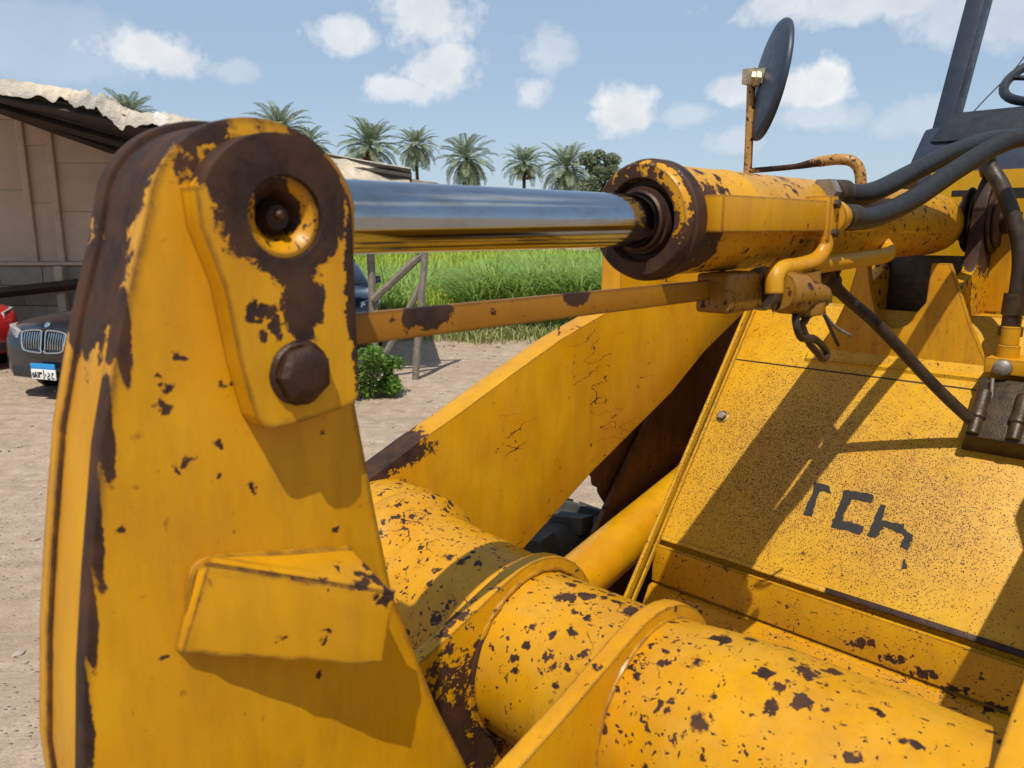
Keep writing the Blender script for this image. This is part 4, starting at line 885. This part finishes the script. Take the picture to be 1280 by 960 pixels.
# ---- green shrub at the foot of the props
sg = on_ground(462, 497); root = empty('shrub', (sg.x, sg.y, 0)); tag(root, 'leafy bright green shrub on the bare earth beside the timber props', 'shrub')
bm = bmesh.new(); bl = []
for k in range(15):
    a = rb.uniform(0, 6.28); r = rb.uniform(0.0, .36); c = Vector((r * math.cos(a), r * math.sin(a), rb.uniform(.12, .66))); bl.append((c.x, c.y, c.z, rb.uniform(.12, .2)))
    add_tube(bm, [(0, 0, -.02), tuple(c * .5 + Vector((.02, 0, .05))), tuple(c)], [.014, .01, .004], 5)
finish(bm, 'stem', M['bark'], root); leaf_cloud('foliage', M['bush'], bl, 3600, 0.034, 3, root)

# ---- cars
def gloss(name, c, rough=0.18, metal=0.0):
    mt, t, b = new_mat(name); co = t.n('ShaderNodeTexCoord').outputs['Object']
    dust = t.m('MULTIPLY', t.ramp(t.noise(co, 6.0, 5.0, .7), .3, .9), .08)
    t.put(b.inputs['Base Color'], t.mix(dust, c, (0.20, 0.16, 0.12))); t.put(b.inputs['Roughness'], t.m('ADD', rough, dust)); b.inputs['Metallic'].default_value = metal
    b.inputs['Coat Weight'].default_value = 0.5; b.inputs['Coat Roughness'].default_value = 0.08; return mt
M['carblack'] = gloss('black_car_paint', (0.010, 0.012, 0.020)); M['carred'] = gloss('red_car_paint', (0.42, 0.015, 0.015))
M['glass'] = plain('tinted_glass', (0.012, 0.014, 0.016), (0.02, 0.022, 0.025), 0.06, 0, 3, 0, spec=0.6)
M['trim'] = plain('bright_trim', (0.75, 0.75, 0.74), (0.6, 0.6, 0.6), 0.18, 1.0, 8, 0)
M['lamp'] = plain('headlamp_lens', (0.55, 0.56, 0.55), (0.35, 0.36, 0.36), 0.1, 0.3, 9, 0.1, spec=0.7)
M['plateblue'] = plain('plate_blue', (0.02, 0.27, 0.62), (0.02, 0.24, 0.56), 0.4, 0, 20, 0); M['platewhite'] = plain('plate_white', (0.78, 0.78, 0.76), (0.7, 0.7, 0.68), 0.4, 0, 20, 0)
M['blackplastic'] = plain('black_plastic', (0.015, 0.015, 0.016), (0.03, 0.03, 0.03), 0.5, 0, 20, 0.1)
def car(name, loc, rz, L, hw, zroof, paint_, label, front=True):
    root = empty(name, loc, rz); tag(root, label, 'car')
    st = [(0.0, .62, .34, .70, .02), (.05, .76, .28, .82, .03), (.16, .87, .24, .92, .04), (.38, .93, .21, .99, .05), (1.25, .95, .2, 1.05, .05), (1.7, .95, .2, 1.10, .02), (3.5, .95, .2, 1.13, .02), (4.25, .93, .24, 1.12, .0), (4.52, .88, .28, 1.05, 0), (4.65, .78, .36, .95, 0)]
    bm = bmesh.new(); rings = []
    for x, w_, z0, z1, c in st:
        x *= L / 4.65; w_ *= hw / .95
        half = [(0, z0), (w_ * .55, z0), (w_ * .88, z0 + .01), (w_ * .97, z0 + .1), (w_ * .995, z0 + .3 * (z1 - z0)), (w_, z0 + .6 * (z1 - z0)), (w_ * .97, z1 - .08), (w_ * .9, z1 - .015), (w_ * .6, z1 + c * .8), (0, z1 + c * 1.2)]
        rings.append([bm.verts.new((x, y, z)) for y, z in half + [(-y, z) for y, z in half[-2:0:-1]]])
    for a, b in zip(rings, rings[1:]):
        n = len(a)
        for i in range(n): bm.faces.new((a[i], a[(i + 1) % n], b[(i + 1) % n], b[i]))
    bm.faces.new(rings[0]); bm.faces.new(rings[-1][::-1])
    bmesh.ops.subdivide_edges(bm, edges=bm.edges[:], cuts=1, use_grid_fill=True, smooth=0.6)
    body = finish(bm, 'body', paint_, root)
    q = L / 4.65
    def gh(nm, b0, b1, t0, t1, wb, wt, zb, zt, mt, bev): return hexa(nm, [(b0, -wb, zb), (b0, wb, zb), (b1, wb, zb), (b1, -wb, zb), (t0, -wt, zt), (t0, wt, zt), (t1, wt, zt), (t1, -wt, zt)], mt, root, bev)
    k = hw / .95
    gh('cabin', 1.5 * q, 4.5 * q, 2.35 * q, 4.0 * q, .86 * k, .66 * k, 1.08, zroof, paint_, .06)
    tn = (.86 - .66) * k / (zroof - 1.08)
    for s in (1, -1):
        def sp(x, z, o=0.006): return (x * q, s * (.86 * k - tn * (z - 1.08) + o), z)
        zt = zroof - .09; wins = [[(1.95, 1.15), (2.85, 1.15), (2.85, zt), (2.55, zt)], [(2.92, 1.15), (3.62, 1.15), (3.62, zt), (2.92, zt)], [(3.68, 1.15), (4.18, 1.22), (4.02, zt - .06), (3.68, zt)]]
        for wv in wins:
            bm = bmesh.new(); fa_ = [bm.verts.new(sp(x, z)) for x, z in wv]; fb_ = [bm.verts.new(sp(x, z, -.02)) for x, z in wv]
            bm.faces.new(fa_); bm.faces.new(fb_[::-1])
            for i in range(4): bm.faces.new((fa_[i], fa_[(i + 1) % 4], fb_[(i + 1) % 4], fb_[i]))
            finish(bm, 'side_window', M['glass'], root)
        tube('window_trim', [sp(x, z, .008) for x, z in ((1.9, 1.12), (2.9, 1.12), (3.7, 1.12), (4.15, 1.17), (4.24, 1.24), (4.16, 1.38), (4.02, zt - .02), (3.7, zt + .03), (2.9, zt + .03), (2.55, zt + .02), (1.9, 1.14))], .011, M['trim'], root, 6, 5)
        tube('roof_rail', [(2.5 * q, s * .62 * k, zroof + .01), (2.6 * q, s * .62 * k, zroof + .05), (3.8 * q, s * .62 * k, zroof + .05), (3.95 * q, s * .62 * k, zroof + .0)], .016, M['blackplastic'], root, 8)
        for wx in (.92, 3.72):
            bm = bmesh.new(); add_lathe(bm, [(-.22, .2), (-.22, .33), (-.19, .36), (-.02, .36), (.0, .33), (.0, .24)], (wx * q, s * (hw + .005), .36), (0, s, 0), 32); ty = finish(bm, 'tyre', M['blackplastic'], root)
            bm = bmesh.new(); add_lathe(bm, [(0, .0), (-.01, .05), (-.03, .06), (-.04, .20), (-.01, .235), (.005, .24)], (wx * q, s * (hw + .0), .36), (0, s, 0), 32); finish(bm, 'rim', M['trim'], root)
            bm = bmesh.new(); add_lathe(bm, [(-.1, .42), (.004, .42), (.008, .40), (-.1, .36)], (wx * q, s * hw, .37), (0, s, 0), 32); finish(bm, 'wheel_arch', M['blackplastic'], root)
        hexa('mirror', [(1.85 * q, s * .92 * k, 1.1), (1.85 * q, s * 1.12 * k, 1.12), (2.0 * q, s * 1.12 * k, 1.12), (2.0 * q, s * .92 * k, 1.1), (1.88 * q, s * .95 * k, 1.25), (1.88 * q, s * 1.1 * k, 1.26), (2.0 * q, s * 1.1 * k, 1.26), (2.0 * q, s * .95 * k, 1.25)], paint_, root, .02)
        # headlamp wrapping the corner
        bm = bmesh.new(); pa = [(.06, .50, .80), (.10, .66, .79), (.19, .83, .80), (.40, .925, .86), (.42, .90, .95), (.24, .83, .945), (.13, .66, .92), (.085, .52, .89)]
        va_ = [bm.verts.new((x - .03, s * (y + .015) * k, z)) for x, y, z in pa]; vb_ = [bm.verts.new((x + .07, s * (y - .05) * k, z)) for x, y, z in pa]
        bm.faces.new(va_); bm.faces.new(vb_[::-1])
        for i in range(8): bm.faces.new((va_[i], va_[(i + 1) % 8], vb_[(i + 1) % 8], vb_[i]))
        finish(bm, 'headlamp', M['lamp'], root)
    hexa('windscreen', [(1.56 * q, -.78 * k, 1.12), (1.56 * q, .78 * k, 1.12), (1.62 * q, .78 * k, 1.12), (1.62 * q, -.78 * k, 1.12), (2.27 * q, -.62 * k, zroof - .06), (2.27 * q, .62 * k, zroof - .06), (2.34 * q, .62 * k, zroof - .06), (2.34 * q, -.62 * k, zroof - .06)], M['glass'], root, .01)
    for z0, z1, w0 in ((.30, .44, .60),):
        hexa('air_intake', [(-.015, -w0, z0), (-.015, w0, z0), (.1, w0, z0), (.1, -w0, z0), (-.005, -w0 * 1.05, z1), (-.005, w0 * 1.05, z1), (.1, w0 * 1.05, z1), (.1, -w0 * 1.05, z1)], M['blackplastic'], root, .01)
    return root
nose = on_y(57, 430, 9.7)
suv = car('parked_car', (nose.x, nose.y, 0.0), R(72), 4.65, 0.94, 1.66, M['carblack'], 'black estate car with twin chrome grilles and blue topped plate under the shed')
# twin grilles, badge and plate on its nose
for s in (1, -1):
    base = [(.035, .615), (.04, .58), (.29, .60), (.34, .66), (.36, .78), (.33, .84), (.07, .86), (.035, .80)]
    base = [(y, z + .06) for y, z in base]
    def gx(z): return -.05 + max(0, z - .74) * .30
    lp = spline([(gx(z), s * y, z) for y, z in base + base[:1]], 4)
    tube('grille_frame', lp, .012, M['trim'], suv, 8, smooth_path=False)
    bm = bmesh.new(); vs_ = [bm.verts.new((gx(p.z) + .02, p.y, p.z)) for p in lp[:-1]]; v2 = [bm.verts.new((gx(p.z) + .2, p.y, p.z)) for p in lp[:-1]]
    bm.faces.new(vs_); bm.faces.new(v2[::-1])
    for i in range(len(vs_)): bm.faces.new((vs_[i], vs_[(i + 1) % len(vs_)], v2[(i + 1) % len(vs_)], v2[i]))
    gr = finish(bm, 'grille', M['blackplastic'], suv)
    for k in range(7):
        y = s * (.075 + .04 * k); tube('grille_bar', [(gx(.69) + .008, y, .685), (gx(.8) + .004, y + s * .004, .79), (gx(.90) + .01, y + s * .006, .895)], .0055, M['trim'], gr, 6, 4)
lathe('bonnet_badge', [(0, 0), (0, .041), (-.006, .041), (-.008, .036), (-.008, 0)], (0.06, 0.0, .985), (.8, 0, -.6), M['trim'], suv, 24)
box('plate', (-.085, -.20, .30), (-.07, .20, .435), M['platewhite'], suv, .003); pb = box('plate_band', (-.0875, -.198, .435), (-.07, .198, .505), M['plateblue'], suv, .002)
DIG = [[(0.01, .35, .05, .08), (.05, .08, .09, .35), (.09, .35, .05, .65), (.05, .65, .01, .35)], [(.12, .1, .16, .75), (.16, .75, .20, .1)], [(.26, .1, .26, .75)], [(.32, .1, .32, .75), (.32, .6, .36, .5), (.36, .5, .38, .75), (.38, .6, .42, .5), (.42, .5, .43, .75)],
       [(.52, .0, .52, 1)], [(.60, .3, .60, .6)], [(.70, .65, .76, .65), (.76, .65, .78, .4), (.78, .4, .70, .3), (.70, .3, .68, .05), (.68, .05, .80, .05)], [(.86, .7, .96, .65), (.96, .65, .87, .4), (.87, .4, .88, .08), (.88, .08, .98, .12)]]
for ch in DIG:
    bm = bmesh.new()
    for u0, v0, u1, v1 in ch:
        a = Vector((0, .185 - u0 * .37, .308 + v0 * .118)); b = Vector((0, .185 - u1 * .37, .308 + v1 * .118)); d = (b - a).normalized(); n_ = Vector((0, -d.z, d.y)) * .0085
        vs_ = [a + n_, a - n_, b - n_, b + n_]; f0 = [bm.verts.new(p + Vector((-.0868, 0, 0))) for p in vs_]; f1 = [bm.verts.new(p + Vector((-.084, 0, 0))) for p in vs_]
        bm.faces.new(f0); bm.faces.new(f1[::-1])
        for i in range(4): bm.faces.new((f0[i], f0[(i + 1) % 4], f1[(i + 1) % 4], f1[i]))
    finish(bm, 'plate_character', M['letter'], suv)
rn = on_y(-24, 440, 11.6)
red = car('parked_car', (rn.x, rn.y, 0.0), R(160), 4.2, 0.86, 1.45, M['carred'], 'red car parked in the shed beyond the black car, mostly out of view')

M['carnavy'] = gloss('navy_car_paint', (0.012, 0.022, 0.055))
nn_ = on_y(416, 380, 13.6)
navy = car('parked_car', (nn_.x, nn_.y, 0.0), R(106), 4.3, 0.90, 1.50, M['carnavy'], 'dark navy car end showing between the bell crank and the timber props')
